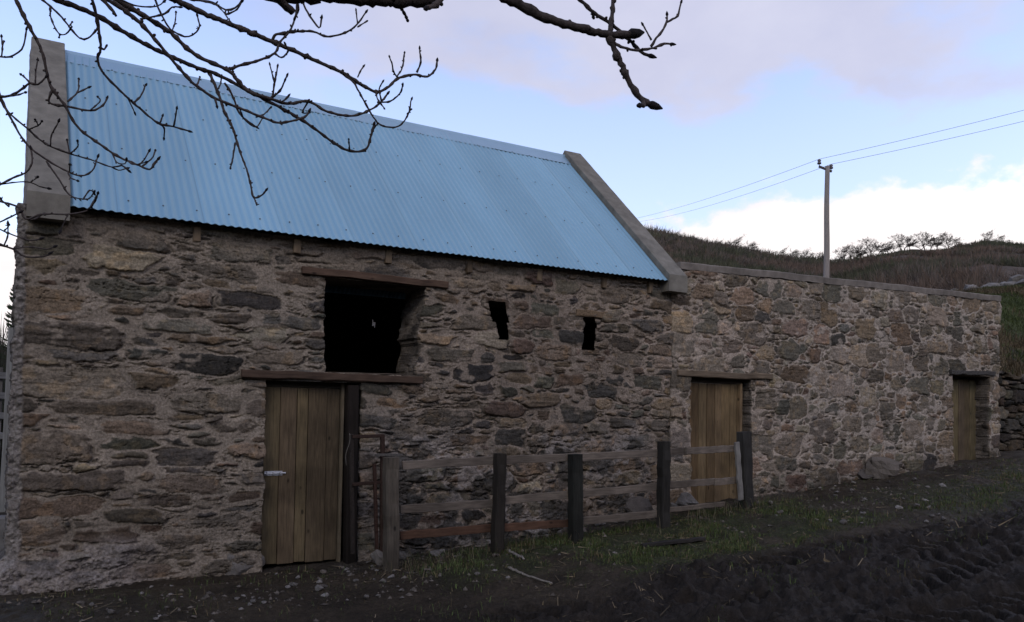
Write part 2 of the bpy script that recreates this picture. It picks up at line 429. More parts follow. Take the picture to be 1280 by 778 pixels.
mx_, mz_ = cellmid(GX), cellmid(GZ)
jl = (fbm(mz_*6, mx_*0+1, 4, 31)-.5)*.13+(fbm(mz_*24, mx_*0+2, 2, 36)-.5)*.03
keep = (mz_ < 3.43+(fbm(mx_*5, mx_*0, 3, 68)-.5)*.06) & (mx_ > -.03-.24*(1-sst(.22, .36, mz_+(fbm(mx_*8, mz_*6, 3, 66)-.5)*.2))+(fbm(mz_*9, mz_*0+2, 4, 63)-.5)*.045)
keep &= ~((mx_ > 2.775+jl*.5) & (mx_ < 3.93-.07*np.clip((3.1-mz_)/1.05, 0, 1)+(fbm(mz_*5, mx_*0+7, 4, 34)-.5)*.16) & (mz_ > 2.03) & (mz_ < 3.04))       # loft window
keep &= ~((mx_ > 2.18+jl*.35) & (mx_ < 3.20+jl*.3) & (mz_ < 1.93))                                                    # door
s1x = 4.93+.05*np.sin((mz_-2.4)*9)+(fbm(mz_*9, mx_*0+4, 3, 38)-.5)*.07
keep &= ~((np.abs(mx_-s1x+.02) < np.where(mz_ > 2.70, .115, .075)) & (mz_ > 2.49) & (mz_ < 2.95))
s2x = 6.24+.05*(mz_-2.6)+(fbm(mz_*10, mx_*0+9, 3, 41)-.5)*.10
keep &= ~((np.abs(mx_-s2x) < .095) & (mz_ > 2.44) & (mz_ < 2.86))
relief_mesh('front_wall', f, h, C, keep, .58, M['stone'], barn, 0., ((4.93, 2.7), (6.24, 2.65)))

# right end of the barn's front and gables, back wall: rough masonry relief without pointing detail
def slab_x(name, x0, x1, ys, ztop, zbot, material, colr, parent, rough=.03, seed=5):
    """upright wall of thickness x1-x0 with rough faces; ys array, ztop(y)"""
    lean_ = .05; r_ = .06; ny = int((ys[1]-ys[0])/r_)+1; Y = np.linspace(ys[0], ys[1], ny); nz = 60
    V = []; Cc = []
    for x, sg in ((x0, -1), (x1, 1)):
        for j in range(nz+1):
            Z = zbot+(ztop(Y)-zbot)*j/nz
            nse = (fbm(Y*8+x, Z*8, 4, seed)-.5)*rough
            if j in (0,): nse = nse*0
            nse[0] = 0; nse[-1] = 0
            V.append(np.stack([x+sg*np.abs(nse)+(-lean_*(1-j/nz) if sg < 0 else 0), Y, Z], -1)); Cc.append(np.array(colr)*(.7+.6*fbm(Y*6+x, Z*7, 4, seed+2))[:, None])
    V = np.concatenate(V); Cc = np.concatenate(Cc)
    I = np.arange(2*(nz+1)*ny).reshape(2, nz+1, ny)
    Q = []
    Q.append(np.stack([I[0, :-1, :-1], I[0, 1:, :-1], I[0, 1:, 1:], I[0, :-1, 1:]], -1).reshape(-1, 4))
    Q.append(np.stack([I[1, :-1, :-1], I[1, :-1, 1:], I[1, 1:, 1:], I[1, 1:, :-1]], -1).reshape(-1, 4))
    Q.append(np.stack([I[0, -1, :-1], I[1, -1, :-1], I[1, -1, 1:], I[0, -1, 1:]], -1).reshape(-1, 4))
    Q.append(np.stack([I[0, :-1, 0], I[1, :-1, 0], I[1, 1:, 0], I[0, 1:, 0]], -1).reshape(-1, 4))
    Q.append(np.stack([I[0, :-1, -1], I[0, 1:, -1], I[1, 1:, -1], I[1, :-1, -1]], -1).reshape(-1, 4))
    return np_mesh(name, V, Q, material, parent, Cc, True)
def ztop_g(y): return np.minimum(zr(y), zr(2*RY-y))-.04
slab_x('gable_wall', .035, .36, (.13, BY), ztop_g, -.25, M['harl'], (.17, .15, .13), barn, .045, 5)
slab_x('gable_wall', 7.44, 7.72, (.60, BY), ztop_g, -.1, M['harl'], (.20, .17, .15), barn, .05, 8)
# rear wall with one small ragged hole
hp = at(470, 403, 4.4)
nx, nz = 180, 84
gx, gz_ = np.meshgrid(np.linspace(.36, 7.44, nx), np.linspace(-.2, 3.5, nz))
Vf = np.stack([gx, 4.40+(fbm(gx*6, gz_*8, 4, 3)-.5)*.06, gz_], -1).reshape(-1, 3); Vb = Vf+np.array([0, .28, 0])
I = np.arange(nx*nz).reshape(nz, nx); q4 = np.stack([I[:-1, :-1], I[:-1, 1:], I[1:, 1:], I[1:, :-1]], -1)
cxm, czm = cellmid(gx), cellmid(gz_)
kp = ((cxm-hp[0])/.085)**2+((czm-hp[2])/.085)**2 > 1+(fbm(cxm*20, czm*20, 2, 2)-.5)*1.2
kf = q4[kp]
np_mesh('rear_wall', np.concatenate([Vf, Vb]), [kf, kf[:, ::-1]+nx*nz], M['stone'], barn, np.tile((.14, .12, .1), (2*nx*nz, 1)), True)
MB().box((.37, .10, 3.30), (7.43, .34, 3.47), (.03, .024, .018)).build('eave_shade_bar', M['woodx'], barn)  # near-black bar added so the gap under the eaves reads as shadow
fl = MB(); fl.box((.36, .6, -.02), (7.44, 4.4, .02), (.03, .027, .024)); fl.build('floor', M['soil'], barn)

# corrugated roof
PIT = .076
def roof_side(front):
    nc = int((7.46-.345)/PIT*10)+1; xs = np.linspace(.345, 7.455, nc)
    ts = np.linspace(0, 1, 26)
    sheet = np.floor(xs/(PIT*10)); fr = xs/(PIT*10)-sheet
    prof = .0068*np.sin(2*PI*xs/PIT)+.004*fr
    V = []; Cc = []
    tint = np.random.default_rng(3).uniform(.92, 1.07, 40)
    for lay in (0, 1):
        for t in ts:
            y = -.15+(RY+.15)*t
            dent = (fbm(xs*.9, np.full(nc, t*3.), 3, 17)-.5)*.010
            n = prof+dent-.003*lay
            yy = y-n*SL/math.hypot(1, SL); zz = zr(y)+n/math.hypot(1, SL)
            if not front: yy = 2*RY-yy
            V.append(np.stack([xs, yy, zz], -1))
            Cc.append(np.array([.220, .372, .450])[None]*(.92+.16*fbm(xs*1.3, np.full(nc, t*1.2), 4, 27))[:, None]*tint[sheet.astype(int) % 40][:, None]*np.where(fr > .985, .78, 1.)[:, None]*np.ones((nc, 1)))
    V = np.concatenate(V); n = len(ts)
    I = np.arange(2*n*nc).reshape(2, n, nc); Ed = 2*n*nc+np.arange(2*nc).reshape(2, nc)
    V = np.concatenate([V, V[I[0, 0]], V[I[1, 0]]]); Cc.append(np.tile((.16, .2, .24), (2*nc, 1)))
    Q = [np.stack([I[0, :-1, :-1], I[0, :-1, 1:], I[0, 1:, 1:], I[0, 1:, :-1]], -1).reshape(-1, 4),
         np.stack([I[1, :-1, :-1], I[1, 1:, :-1], I[1, 1:, 1:], I[1, :-1, 1:]], -1).reshape(-1, 4),
         np.stack([Ed[0, :-1], Ed[1, :-1], Ed[1, 1:], Ed[0, 1:]], -1).reshape(-1, 4)]
    return V, Q, np.concatenate(Cc)
V1, Q1, C1 = roof_side(True); V2, Q2, C2 = roof_side(False)
Q2 = [q_[:, ::-1]+len(V1) for q_ in Q2]
roof = np_mesh('roof', np.concatenate([V1, V2]), Q1+Q2, M['roof'], barn, np.concatenate([C1, C2]), True)
cap = MB(); cs = SL
for i in range(4):                          # four lapped lengths of ridge capping
    xa = .372+i*1.764; xb = xa+1.78 if i < 3 else 7.418
    lft = .012+.002*(i % 2)
    P = []
    for (dy, dz) in ((-.20, -.20*cs), (-.035, -.035*cs+.004), (-.02, .012), (.02, .012), (.035, -.035*cs+.004), (.20, -.20*cs)):
        P.append((dy, zr(RY)+dz+lft))
    vv = []
    for x in (xa, xb):
        for (dy, z_) in P: vv.append((x, RY+dy, z_))
        for (dy, z_) in P: vv.append((x, RY+dy, z_-.004))
    qq = []
    for k in range(5):
        qq += [[k, 12+k, 12+k+1, k+1], [6+k, 6+k+1, 18+k+1, 18+k], [k, k+1, 7+k, 6+k], [12+k, 18+k, 19+k, 13+k]]
    qq += [[0, 6, 18, 12], [5, 17, 23, 11]]
    cap.add(vv, qq, (), (.24, .36, .45))
cap.build('ridge_cap', M['roof'], roof)
scr = MB(); nrm = np.array([0, -SL, 1])/math.hypot(1, SL)
for t in (.06, .36, .66, .92):
    for k in range(3, int(7.4/PIT), 4):
        x = (k+.25)*PIT
        if x < .42 or x > 7.38: continue
        y = -.15+(RY+.15)*(t+rng.normal(0, .004)); c0 = np.array([x, y, zr(y)])+nrm*.0095
        a_ = np.array([1, 0, 0]); b_ = np.cross(nrm, a_)
        ring = [c0+(a_*math.cos(u)+b_*math.sin(u))*.0085 for u in np.arange(6)*PI/3]; top = [p+nrm*.007 for p in ring]
        scr.add(ring+top, [[i, (i+1) % 6, 6+(i+1) % 6, 6+i] for i in range(6)]+[[6, 7, 8, 11], [8, 9, 10, 11]], (), (.10, .11, .12))
tag(scr.build('roof_screw', M['dark_metal'], roof), kind='stuff')

# concrete skew copings
def coping(x0, x1, seed):
    yb = -.165; prof = []
    N_ = 40; top = []; bot = []
    for i in range(N_+1):
        y = yb+(RY-yb)*i/N_; top.append((y, zr(y)+.105)); bot.append((y, zr(y)-.07))
    bot[0] = (yb, 3.30)
    # a square kneeler at the foot
    prof_t = top+[(2*RY-y, z_) for y, z_ in top[-2::-1]]
    prof_b = [(yb, 3.285), (.03, 3.285)]+[(y, z_) for y, z_ in bot if y > .04]
    prof_b = prof_b+[(2*RY-y, z_) for y, z_ in prof_b[-2::-1]]
    n = 60
    def resample(pr):
        pr = np.array(pr); d = np.r_[0, np.cumsum(np.linalg.norm(np.diff(pr, axis=0), axis=1))]
        return pr
    A = np.array(prof_t); B = np.array(prof_b)
    ys = np.unique(np.round(np.r_[A[:, 0], B[:, 0], .035, 2*RY-.035], 4))
    zt = np.interp(ys, A[:, 0], A[:, 1]); zb = np.interp(ys, B[:, 0], B[:, 1])
    b = .008; V = []; m = len(ys)
    for y, t_, b_ in zip(ys, zt, zb):
        jx = rng.normal(0, .0012)
        V += [(x0+jx, y, b_), (x0+jx, y, t_-b), (x0+b+jx, y, t_), (x1-b+jx, y, t_), (x1+jx, y, t_-b), (x1+jx, y, b_)]
    Q = []
    for i in range(m-1):
        for k in range(6): Q.append([i*6+k, i*6+(k+1) % 6, i*6+6+(k+1) % 6, i*6+6+k])
    for e, rv in ((0, False), ((m-1)*6, True)):
        for f4 in ((0, 1, 4, 5), (1, 2, 3, 4)):
            ff = [e+k for k in f4]; Q.append(ff[::-1] if rv else ff)
    V = np.array(V)
    Cc = np.array([.150, .138, .115])*(.8+.4*fbm(V[:, 1]*3+V[:, 0]*3, V[:, 2]*3, 5, seed, .6))[:, None]
    return np_mesh('coping', V, [np.array(Q)[:, ::-1]], M['concrete'], barn, Cc, False)
coping(.035, .37, 4); coping(7.42, 7.745, 9)

# lintels, rafter ends, jambs
def timber(p, q, w, h, c, seg=10, jit=.004, up=(0, 0, 1)):
    return MB().bar(p, q, w, h, c, up, seg, jit)
timber((2.52, .105, 3.085), (4.21, .105, 3.082), .27, .08, (.080, .050, .034)).build('window_lintel', M['woodx'], barn)
timber((1.93, .155, 1.985), (3.90, .155, 1.98), .42, .08, (.060, .039, .027), 12, .004).build('door_lintel', M['woodx'], barn)
timber((2.74, .30, 2.02), (3.92, .30, 2.03), .50, .03, (.055, .042, .032), 6, .003).build('window_sill', M['woodx'], barn)
for x in (1.47, 2.46, 3.47, 4.48, 5.45, 6.45, 7.22):
    MB().box((x-.036, -.034, 3.25), (x+.036, .1, 3.40), (.125, .092, .060), .004).build('rafter_end', M['wood'], barn)
MB().bar((3.125, .03, 0), (3.105, .03, 1.90), .125, .12, (.012, .009, .007), (0, 1, 0), 8, .003).build('door_post', M['wood'], barn)
MB().bar((4.74, .12, 2.975), (5.10, .12, 2.97), .2, .05, (.06, .052, .044), seg=5, jit=.006).build('slit_lintel', M['stone'], barn)
MB().bar((6.02, .085, 2.905), (6.64, .085, 2.898), .2, .085, (.15, .105, .065), seg=5, jit=.007).build('slit_lintel', M['stone'], barn)

def plank_door(parent, x0, x1, z0, z1, y, n, tint, seed, name='door', lean=0.):
    r_ = np.random.default_rng(seed); mb = MB(); xs = np.linspace(x0, x1, n+1)+np.r_[0, r_.normal(0, .012, n-1), 0]
    for i in range(n):
        c = np.array(tint)*r_.uniform(.72, 1.22)*np.array([1, r_.uniform(.96, 1.03), r_.uniform(.9, 1.05)])
        dy = r_.normal(0, .003); zb = z0+r_.uniform(0, .012)
        mb.box((xs[i]+.003, y+dy, zb), (xs[i+1]-.003, y+.03+dy, z1), c, .0012, .004)
    for zz in (z0+.25, (z0+z1)/2, z1-.25): mb.box((x0+.04, y+.032, zz-.06), (x1-.04, y+.055, zz+.06), np.array(tint)*.8)
    return mb.build(name, M['wood'], parent)
DW = (.088, .065, .038)
d1 = plank_door(barn, 2.195, 3.005, .025, 1.86, .115, 5, DW, 21)
MB().box((2.18, .13, 1.862), (3.06, .19, 1.945), (.05, .042, .03)).build('door_head', M['woodx'], barn)
MB().box((3.010, .085, .0), (3.045, .17, 1.93), (.12, .095, .062), .002).build('door_frame', M['wood'], barn)
bolt = MB(); bolt.box((2.215, .104, .945), (2.40, .113, .993), (.55, .55, .55)); bolt.tube([(2.21, .098, .972), (2.43, .098, .972)], .009, 8, (.6, .6, .6))
for bx in (2.235, 2.30, 2.375): bolt.box((bx-.009, .086, .952), (bx+.009, .114, .990), (.5, .5, .5))
bolt.box((2.36, .080, .962), (2.372, .1, .982), (.5, .5, .5)); bolt.build('door_bolt', M['galv'], d1)

# ------------------------------------------------------------------ lower roofless building
wing = empty('roofless_outbuilding', (11.7, 0, .6), 'long lower stone building without a roof, capped by a concrete band, two plank doors', 'outbuilding')
WX1 = 15.74
f = rubble(JX, WX1+.06, -.0, 3.96, .0105, style_wing, 23)
pw2 = [[4.4, 2.4, .8, .9, 4.6, 2.4, .9, 3.0, .4, .5], [4.6, 2.0, .5, .8, 5.2, 2.8, .8, 3.0, .25, .45]]
h, C, q = relief(f, pw2, ((.205, .175, .152), (.215, .190, .170), 10.5), .0085, .655, 23, 1.36, False, .55)
GX, GZ = f['GX'], f['GZ']
C = C*(.84+.34*fbm(GX*.8, GZ*1.2, 3, 191))[..., None]
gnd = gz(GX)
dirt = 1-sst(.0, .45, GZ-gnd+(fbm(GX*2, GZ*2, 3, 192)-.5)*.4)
C = mixc(C, C*.62, dirt)  # wall colour darker toward the ground line, with a ragged upper edge
h = h+(fbm(GX*1.0, GZ*1.2, 2, 193)-.5)*.05*sst(JX, JX+.6, GX)
mx_, mz_ = cellmid(GX), cellmid(GZ)
jl = (fbm(mz_*6, mx_*0+1, 4, 131)-.5)*.12
ztp = 3.735+(mx_-7.81)*.0270
keep = (mz_ < ztp-.105) & (mx_ < WX1-.02+(fbm(mz_*4, mx_*0, 4, 133)-.5)*.20)
keep &= ~((mx_ > 7.99+jl*.5) & (mx_ < 9.19+jl*.5) & (mz_ < 2.16))
keep &= ~((mx_ > 14.21+jl*.5) & (mx_ < 15.40+jl*.8) & (mz_ < 2.415))
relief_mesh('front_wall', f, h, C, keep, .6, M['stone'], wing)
cp = MB(); NS = 220
xa, xb = 7.758, WX1
V = []
for i in range(NS+1):
    x = xa+(xb-xa)*i/NS; zt = 3.735+(x-7.81)*.0270+(fbm(np.array(x*1.6), np.array(2.), 4, 8)-.5)*.035
    nb = (fbm(np.array(x*7.), np.array(5.), 4, 18)-.5)*.03
    V += [(x, -.014+nb, zt-.10+nb), (x, -.022+nb, zt-.012), (x, -.012+nb, zt), (x, .60, zt), (x, .60, zt-.12)]
Q = []
for i in range(NS):
    for k in range(5): Q.append([i*5+k, i*5+(k+1) % 5, i*5+5+(k+1) % 5, i*5+5+k])
V = np.array(V)
Qe = [[0, 1, 3, 4], [NS*5+4, NS*5+3, NS*5+1, NS*5]]
Cc = np.array([.155, .135, .115])*(.5+1.*fbm(V[:, 0]*2.5, V[:, 2]*9, 5, 6, .6))[:, None]
np_mesh('wall_head', V, [np.array(Q)[:, ::-1], np.array(Qe)[:, ::-1], np.array([[1, 2, 3], [NS*5+3, NS*5+2, NS*5+1]])[:, ::-1]], M['concrete'], wing, Cc, False)
slab_x('end_wall', 15.10, 15.66, (.61, 5.2), lambda y: 3.7-.18*(y-.6), .2, M['harl'], (.21, .18, .16), wing, .05, 12)
np.random.seed(1)
bw = MB(); bw.box((7.75, 4.6, .2), (15.08, 5.15, 3.0), (.16, .14, .12), 0, .03); bw.build('rear_wall', M['stone'], wing)
timber((7.72, .115, 2.205), (9.58, .115, 2.212), .30, .085, (.115, .086, .058)).build('door_lintel', M['woodx'], wing)
plank_door(wing, 8.10, 9.00, .30, 2.085, .12, 6, (.108, .074, .040), 31)
MB().box((8.02, .125, 2.09), (9.10, .2, 2.165), (.045, .035, .026)).build('door_head', M['woodx'], wing)
MB().box((8.03, .10, .3), (8.095, .19, 2.09), (.12, .075, .038), .002).build('door_frame', M['wood'], wing)
MB().box((9.005, .07, .3), (9.06, .19, 2.10), (.14, .095, .052), .002).build('door_frame', M['wood'], wing)
plank_door(wing, 14.25, 15.42, .80, 2.36, .27, 6, (.098, .075, .044), 33)
sl = MB(); sl.bar((14.10, .10, 2.455), (15.50, .10, 2.475), .3, .075, (.060, .055, .050), seg=8, jit=.008); sl.build('door_lintel', M['stone'], wing)

# ------------------------------------------------------------------ ground
def lerpgrow(a, b, step, far, g=1.13):
    core = list(np.arange(a, b, step)); lo = []; s = step; x = a
    while x > -far: s *= g; x -= s; lo.append(x)
    hi = []; s = step; x = core[-1]
    while x < far: s *= g; x += s; hi.append(x)
    return np.array(lo[::-1]+core+hi)
xs = lerpgrow(-1.2, 15.5, .030, 420); ys = lerpgrow(-6.6, .05, .024, 420)
GX, GY = np.meshgrid(xs, ys)
near = sst(60, 20, np.hypot(GX, GY)) if False else 1-sst(20, 60, np.hypot(GX, GY))
z = gbase(GX, GY)
z += 7.*sst(-12., -24., GY)  # unseen bank behind the camera, added to block low sky light on the walls
z += near*((fbm(GX*.9, GY*.9, 3, 5)-.5)*.10+(fbm(GX*5, GY*5, 3, 6)-.5)*.055+(fbm(GX*22, GY*22, 3, 7)-.5)*.030)
mudedge = -2.55+(fbm(GX*.8, GY*.8, 3, 8)-.5)*1.0
mud = (1-sst(-.35, .25, GY-mudedge))*sst(1.6, 3.2, GX+(fbm(GX*1.2, GY*1.2, 2, 81)-.5)*1.5)
# wheel ruts: four sweeping tracks
def track(x): return -2.95-.035*(x-4)**2*.35
mudh = (fbm(GX*10, GY*13, 5, 9, .6)-.5)*.15+(fbm(GX*3, GY*3, 3, 10)-.5)*.10
tread = np.zeros_like(z); inside = np.zeros_like(z)
for y0, sl_, ph, wd in ((-2.8, .02, 0., .27), (-3.5, -.06, .4, .29), (-4.2, .03, .2, .30), (-4.95, -.04, .7, .30), (-5.6, .04, .1, .26)):
    yc = y0+sl_*(GX-5)+.10*np.sin(GX*.8+ph*6)
    v = (GY-yc)/wd
    m_ = (1-sst(.8, 1.05, np.abs(v)))
    lug = np.sin((GX*1.0+np.abs(v)*.22+ph)*2*PI/.23)
    lug = sst(-.2, .45, lug+(fbm(GX*14, GY*14, 2, 12)-.5)*.9)
    tread = np.where(m_ > inside, lug*.10-.11, tread); inside = np.maximum(inside, m_)
    z += mud*.05*np.exp(-((np.abs(v)-1.25)/.22)**2)*(fbm(GX*6, GY*6, 2, 13))
broken = sst(.30, .45, fbm(GX*.9+4, GY*1.3, 3, 14))
z = z+mud*(mudh*(1-.75*inside*broken)*1.25+tread*inside*broken)
dirt_c = np.array([.031, .0235, .0155]); mud_c = np.array([.0172, .0132, .0098]); grass_c = np.array([.026, .031, .013]); grav_c = np.array([.046, .039, .031])
C = np.broadcast_to(dirt_c, (*z.shape, 3))*(.3+1.4*fbm(GX*3, GY*3, 5, 15, .65))[..., None]
def grassmask(x, y):
    g = sst(3.6, 4.6, x)*(1-sst(8.0, 9.8, x))*(1-sst(-.75, -.3, y))*sst(-2.7, -2.3, y+(fbm(x*.8, y*.8, 3, 8)-.5)*.8)
    g2 = sst(8.5, 11, x)*(1-sst(-1.5, -.8, y))*sst(-3.4, -2.2, y)*.6
    g3 = (1-sst(.8, 2.0, x))*(1-sst(-.5, -.2, y))*.10
    g4 = sst(3.2, 3.6, x)*(1-sst(3.9, 4.6, x))*(1-sst(-.8, -.5, y))*sst(-2.2, -1.4, y)*.6
    g = np.maximum.reduce([g, g2, g3, g4])
    return g*sst(.25, .45, fbm(x*1.3+3, y*1.5, 4, 16))
gm = grassmask(GX, GY)
C = mixc(C, grass_c*(.6+.8*fbm(GX*6, GY*6, 3, 18))[..., None], gm*.75)
C = mixc(C, mud_c*(.7+.6*fbm(GX*5, GY*5, 3, 19))[..., None], mud)
gv = sst(-.8, -.1, GY)*(1-mud)*sst(.35, .6, fbm(GX*1.6, GY*2, 3, 20))*np.where(GX > 9, 1, .7)
C = mixc(C, grav_c*(.5+1.*fbm(GX*12, GY*12, 3, 22))[..., None], gv)
far = sst(20, 40, np.hypot(GX, GY))
C = mixc(C, np.array([.045, .045, .025])*np.ones_like(C), far)
nx, nz = len(xs), len(ys); I = np.arange(nx*nz).reshape(nz, nx)
Q = np.stack([I[:-1, :-1], I[:-1, 1:], I[1:, 1:], I[1:, :-1]], -1).reshape(-1, 4)
g = np_mesh('ground', np.stack([GX, GY, z], -1).reshape(-1, 3), [Q], M['soil'], None, C.reshape(-1, 3), True)
tag(g, 'dark muddy yard with tyre ruts and grassy patches in front of the barn', 'ground', kind='structure')
def gh(x, y):
    i = np.clip(np.searchsorted(xs, x), 1, nx-1); j = np.clip(np.searchsorted(ys, y), 1, nz-1)
    return .25*(z[j, i]+z[j-1, i]+z[j, i-1]+z[j-1, i-1])
def gmud(x, y):
    i = np.clip(np.searchsorted(xs, x), 1, nx-1); j = np.clip(np.searchsorted(ys, y), 1, nz-1); return mud[j, i]

# ------------------------------------------------------------------ hill
EAZ = [-60, -20, -3, 2, 12, 22, 36, 40, 42.5, 45.1, 48.3, 50.3, 52.7, 54, 56.5, 58.7, 60.9, 63, 75, 95, 130]
EEL = [2.0, 2.6, 3.0, 3.2, 4.5, 10, 12.2, 12.0, 11.4, 10.9, 10.2, 9.75, 9.75, 9.95, 10.3, 10.2, 10.35, 10.0, 9.2, 7.5, 5]
def hillz(x, y):
    x = np.asarray(x, float); y = np.asarray(y, float)
    r_ = np.hypot(x-CAM[0], y-CAM[1]); az = np.degrees(np.arctan2(x-CAM[0], y-CAM[1]))
    el = np.interp(az, EAZ, EEL)
    Rr = np.interp(az, [-60, 0, 20, 40, 60, 130], [140, 140, 150, 170, 190, 200])
    r0 = np.interp(az, [-60, 0, 20, 58, 130], [14, 17, 26, 24, 24])
    t = np.clip((r_-r0)/(Rr-r0), 0, 1)
    top = Rr*np.tan(np.radians(el))+CAM[2]
    g0 = gz(np.clip(x, -3, 20))
    zz = g0-.35+(top-g0+.35)*t**.92+np.where(t >= 1, -(r_-Rr)*.05, 0)
    zz = zz+sst(.05, .3, t)*(1-sst(.9, 1., t))*((fbm(x*.03, y*.03, 4, 51)-.5)*4.5)+(fbm(x*.3, y*.3, 3, 52)-.5)*.7*sst(.02, .2, t)
    # grass bank behind the dry stone wall on the right
    d = np.clip(y-.75, 0, 40)
    bank = 2.50+.52*d+.10*(x-17); bk = sst(55.5, 59.5, az); bank = np.minimum(bank, 3.2+.75*bk+(.02+.15*bk)*np.clip(x-17, 0, 25))+(fbm(x*.7, y*.7, 4, 53)-.5)*.5
    bw_ = sst(16.0, 16.6, x)*sst(.60, .75, y)
    zz = np.where(bw_ > 0, np.maximum(zz, bank*bw_+(1-bw_)*zz), zz)
    return zz
rs = np.concatenate([np.arange(12, 45, .22), np.geomspace(45, 420, 150)])
azs = np.radians(np.concatenate([np.arange(-60, 56, .5), np.arange(56, 68, .1), np.arange(68, 131, 1.)]))
RR, AA = np.meshgrid(rs, azs)
HX = CAM[0]+RR*np.sin(AA); HY = CAM[1]+RR*np.cos(AA); HZ = hillz(HX, HY)
def hillcol(x, y):
    r_ = np.hypot(x, y+8.5)
    a = np.array([.075, .058, .045]); b = np.array([.050, .046, .034]); c = np.array([.095, .062, .046])
    t = sst(.4, .6, fbm(x*.06, y*.06, 4, 55)); t2 = sst(.52, .66, fbm(x*.035+9, y*.05, 4, 56))
    C = mixc(mixc(np.broadcast_to(a, (*x.shape, 3)), b, t), c, t2*.8)
    gr = sst(56, 59, np.degrees(np.arctan2(x, y+8.464)))*(1-sst(27, 36, r_))*sst(.35, .6, fbm(x*.4, y*.4, 4, 57))
    C = mixc(C, np.array([.050, .062, .022]), gr)
    br = sst(56, 59, np.degrees(np.arctan2(x, y+8.464)))*(1-sst(27, 33, r_))*sst(.52, .62, fbm(x*.6+4, y*.6, 4, 58))
    return mixc(C, np.array([.10, .072, .040]), br)
na, nr = len(azs), len(rs); I = np.arange(na*nr).reshape(na, nr)
Q = np.stack([I[:-1, :-1], I[:-1, 1:], I[1:, 1:], I[1:, :-1]], -1).reshape(-1, 4)
xc = .25*(HX[:-1, :-1]+HX[1:, :-1]+HX[:-1, 1:]+HX[1:, 1:]).ravel(); yc = .25*(HY[:-1, :-1]+HY[1:, :-1]+HY[:-1, 1:]+HY[1:, 1:]).ravel()
ok = (yc > .66) & ~((xc > -.1) & (xc < 15.9) & (yc < 5.4))
hl = np_mesh('hill', np.stack([HX, HY, HZ], -1).reshape(-1, 3), [Q[ok][:, ::-1]], M['hill'], None, hillcol(HX, HY).reshape(-1, 3), True)
tag(hl, 'brown scrub covered hillside rising behind the buildings', 'hill', kind='structure')

# ------------------------------------------------------------------ blades (vectorised)
def blades(P, hgt, wid, lean, colr, r):
    n = len(P); a = r.uniform(0, 2*PI, n); d = np.stack([np.cos(a), np.sin(a), 0*a], -1)
    sd = np.stack([-np.sin(a), np.cos(a), 0*a], -1)
    L = (lean*hgt)[:, None]*d
    up = np.array([0, 0, 1.])
    p0 = P-sd*wid[:, None]/2; p1 = P+sd*wid[:, None]/2
    m0 = P+L*.35+up*(hgt*.6)[:, None]-sd*wid[:, None]*.36; m1 = m0+sd*wid[:, None]*.72
    t = P+L+up*(hgt*(1-.35*np.clip(lean, 0, 1.5)))[:, None]
    V = np.stack([p0, p1, m1, m0, t], 1).reshape(-1, 3)
    b = np.arange(n)*5
    return V, np.stack([b, b+1, b+2, b+3], -1), np.stack([b+3, b+2, b+4], -1), np.repeat(colr, 5, 0)
r = np.random.default_rng(42)
N0 = 190000
px = r.uniform(-.4, 15.5, N0); py = r.uniform(-4.2, -.05, N0)
m_ = np.maximum(grassmask(px, py)*(1-gmud(px, py)*.9), .16*gmud(px, py)*sst(.52, .62, fbm(px*1.7, py*2.3, 3, 73)))
# taller growth at the fence foot and against the wall
m_ = np.maximum(m_, .35*(np.abs(py+.95) < .22)*(px > 3.2)*(px < 8.3)*sst(.4, .6, fbm(px*2, py*2, 2, 61)))
m_ = np.maximum(m_, .05*(px > 1.5)*(1-gmud(px, py)))
kp = r.random(N0) < m_*.9
px, py = px[kp], py[kp]
P = np.stack([px, py, gh(px, py)-.004], -1); n = len(P)
hg = r.uniform(.015, .055, n)*(.3+1.7*sst(.35, .75, fbm(px*3.5, py*3.5, 3, 62))); wd = r.uniform(.003, .008, n)
dry = r.random(n) < .16+.3*sst(.55, .7, fbm(px*1.2, py*1.2, 3, 63))
cc = np.where(dry[:, None], np.array([.110, .084, .045]), np.array([.052, .068, .022]))*r.uniform(.5, 1.6, (n, 1))
V, q4, t3, c5 = blades(P, hg, wd, r.uniform(.1, 1.1, n), cc, r)
tag(np_mesh('grass', V, [q4, t3], M['leaf'], None, c5, False), 'short dull grass growing over the muddy yard', 'grass', kind='stuff')
# small gravel and crumbs nobody could count
NG = 5200; px = r.uniform(-.3, 15.5, NG); py = r.uniform(-3.6, -.06, NG); kp = (gmud(px, py) < .5) & (r.random(NG) < .12+.9*sst(.45, .62, fbm(px*1.5, py*2, 3, 20))*(py > -1.8)); px, py = px[kp], py[kp]; n = len(px)
oc_ = np.array([(1, 0, 0), (0, 1, 0), (-1, 0, 0), (0, -1, 0), (0, 0, .8), (0, 0, -.5)])
sz_ = r.gamma(2., .006, n)+.005; V = np.stack([px, py, gh(px, py)], -1)[:, None]+oc_[None]*sz_[:, None, None]*r.uniform(.5, 1.4, (n, 6, 1))
an = r.uniform(0, 6.28, n); ca_, sa_ = np.cos(an)[:, None], np.sin(an)[:, None]; dx_ = V[..., 0]-px[:, None]; dy_ = V[..., 1]-py[:, None]
V[..., 0] = px[:, None]+dx_*ca_-dy_*sa_; V[..., 1] = py[:, None]+dx_*sa_+dy_*ca_
tri = np.array([(0, 1, 4), (1, 2, 4), (2, 3, 4), (3, 0, 4), (1, 0, 5), (2, 1, 5), (3, 2, 5), (0, 3, 5)])
cg = np.array([.072, .061, .050])*r.uniform(.35, 1.6, (n, 1))
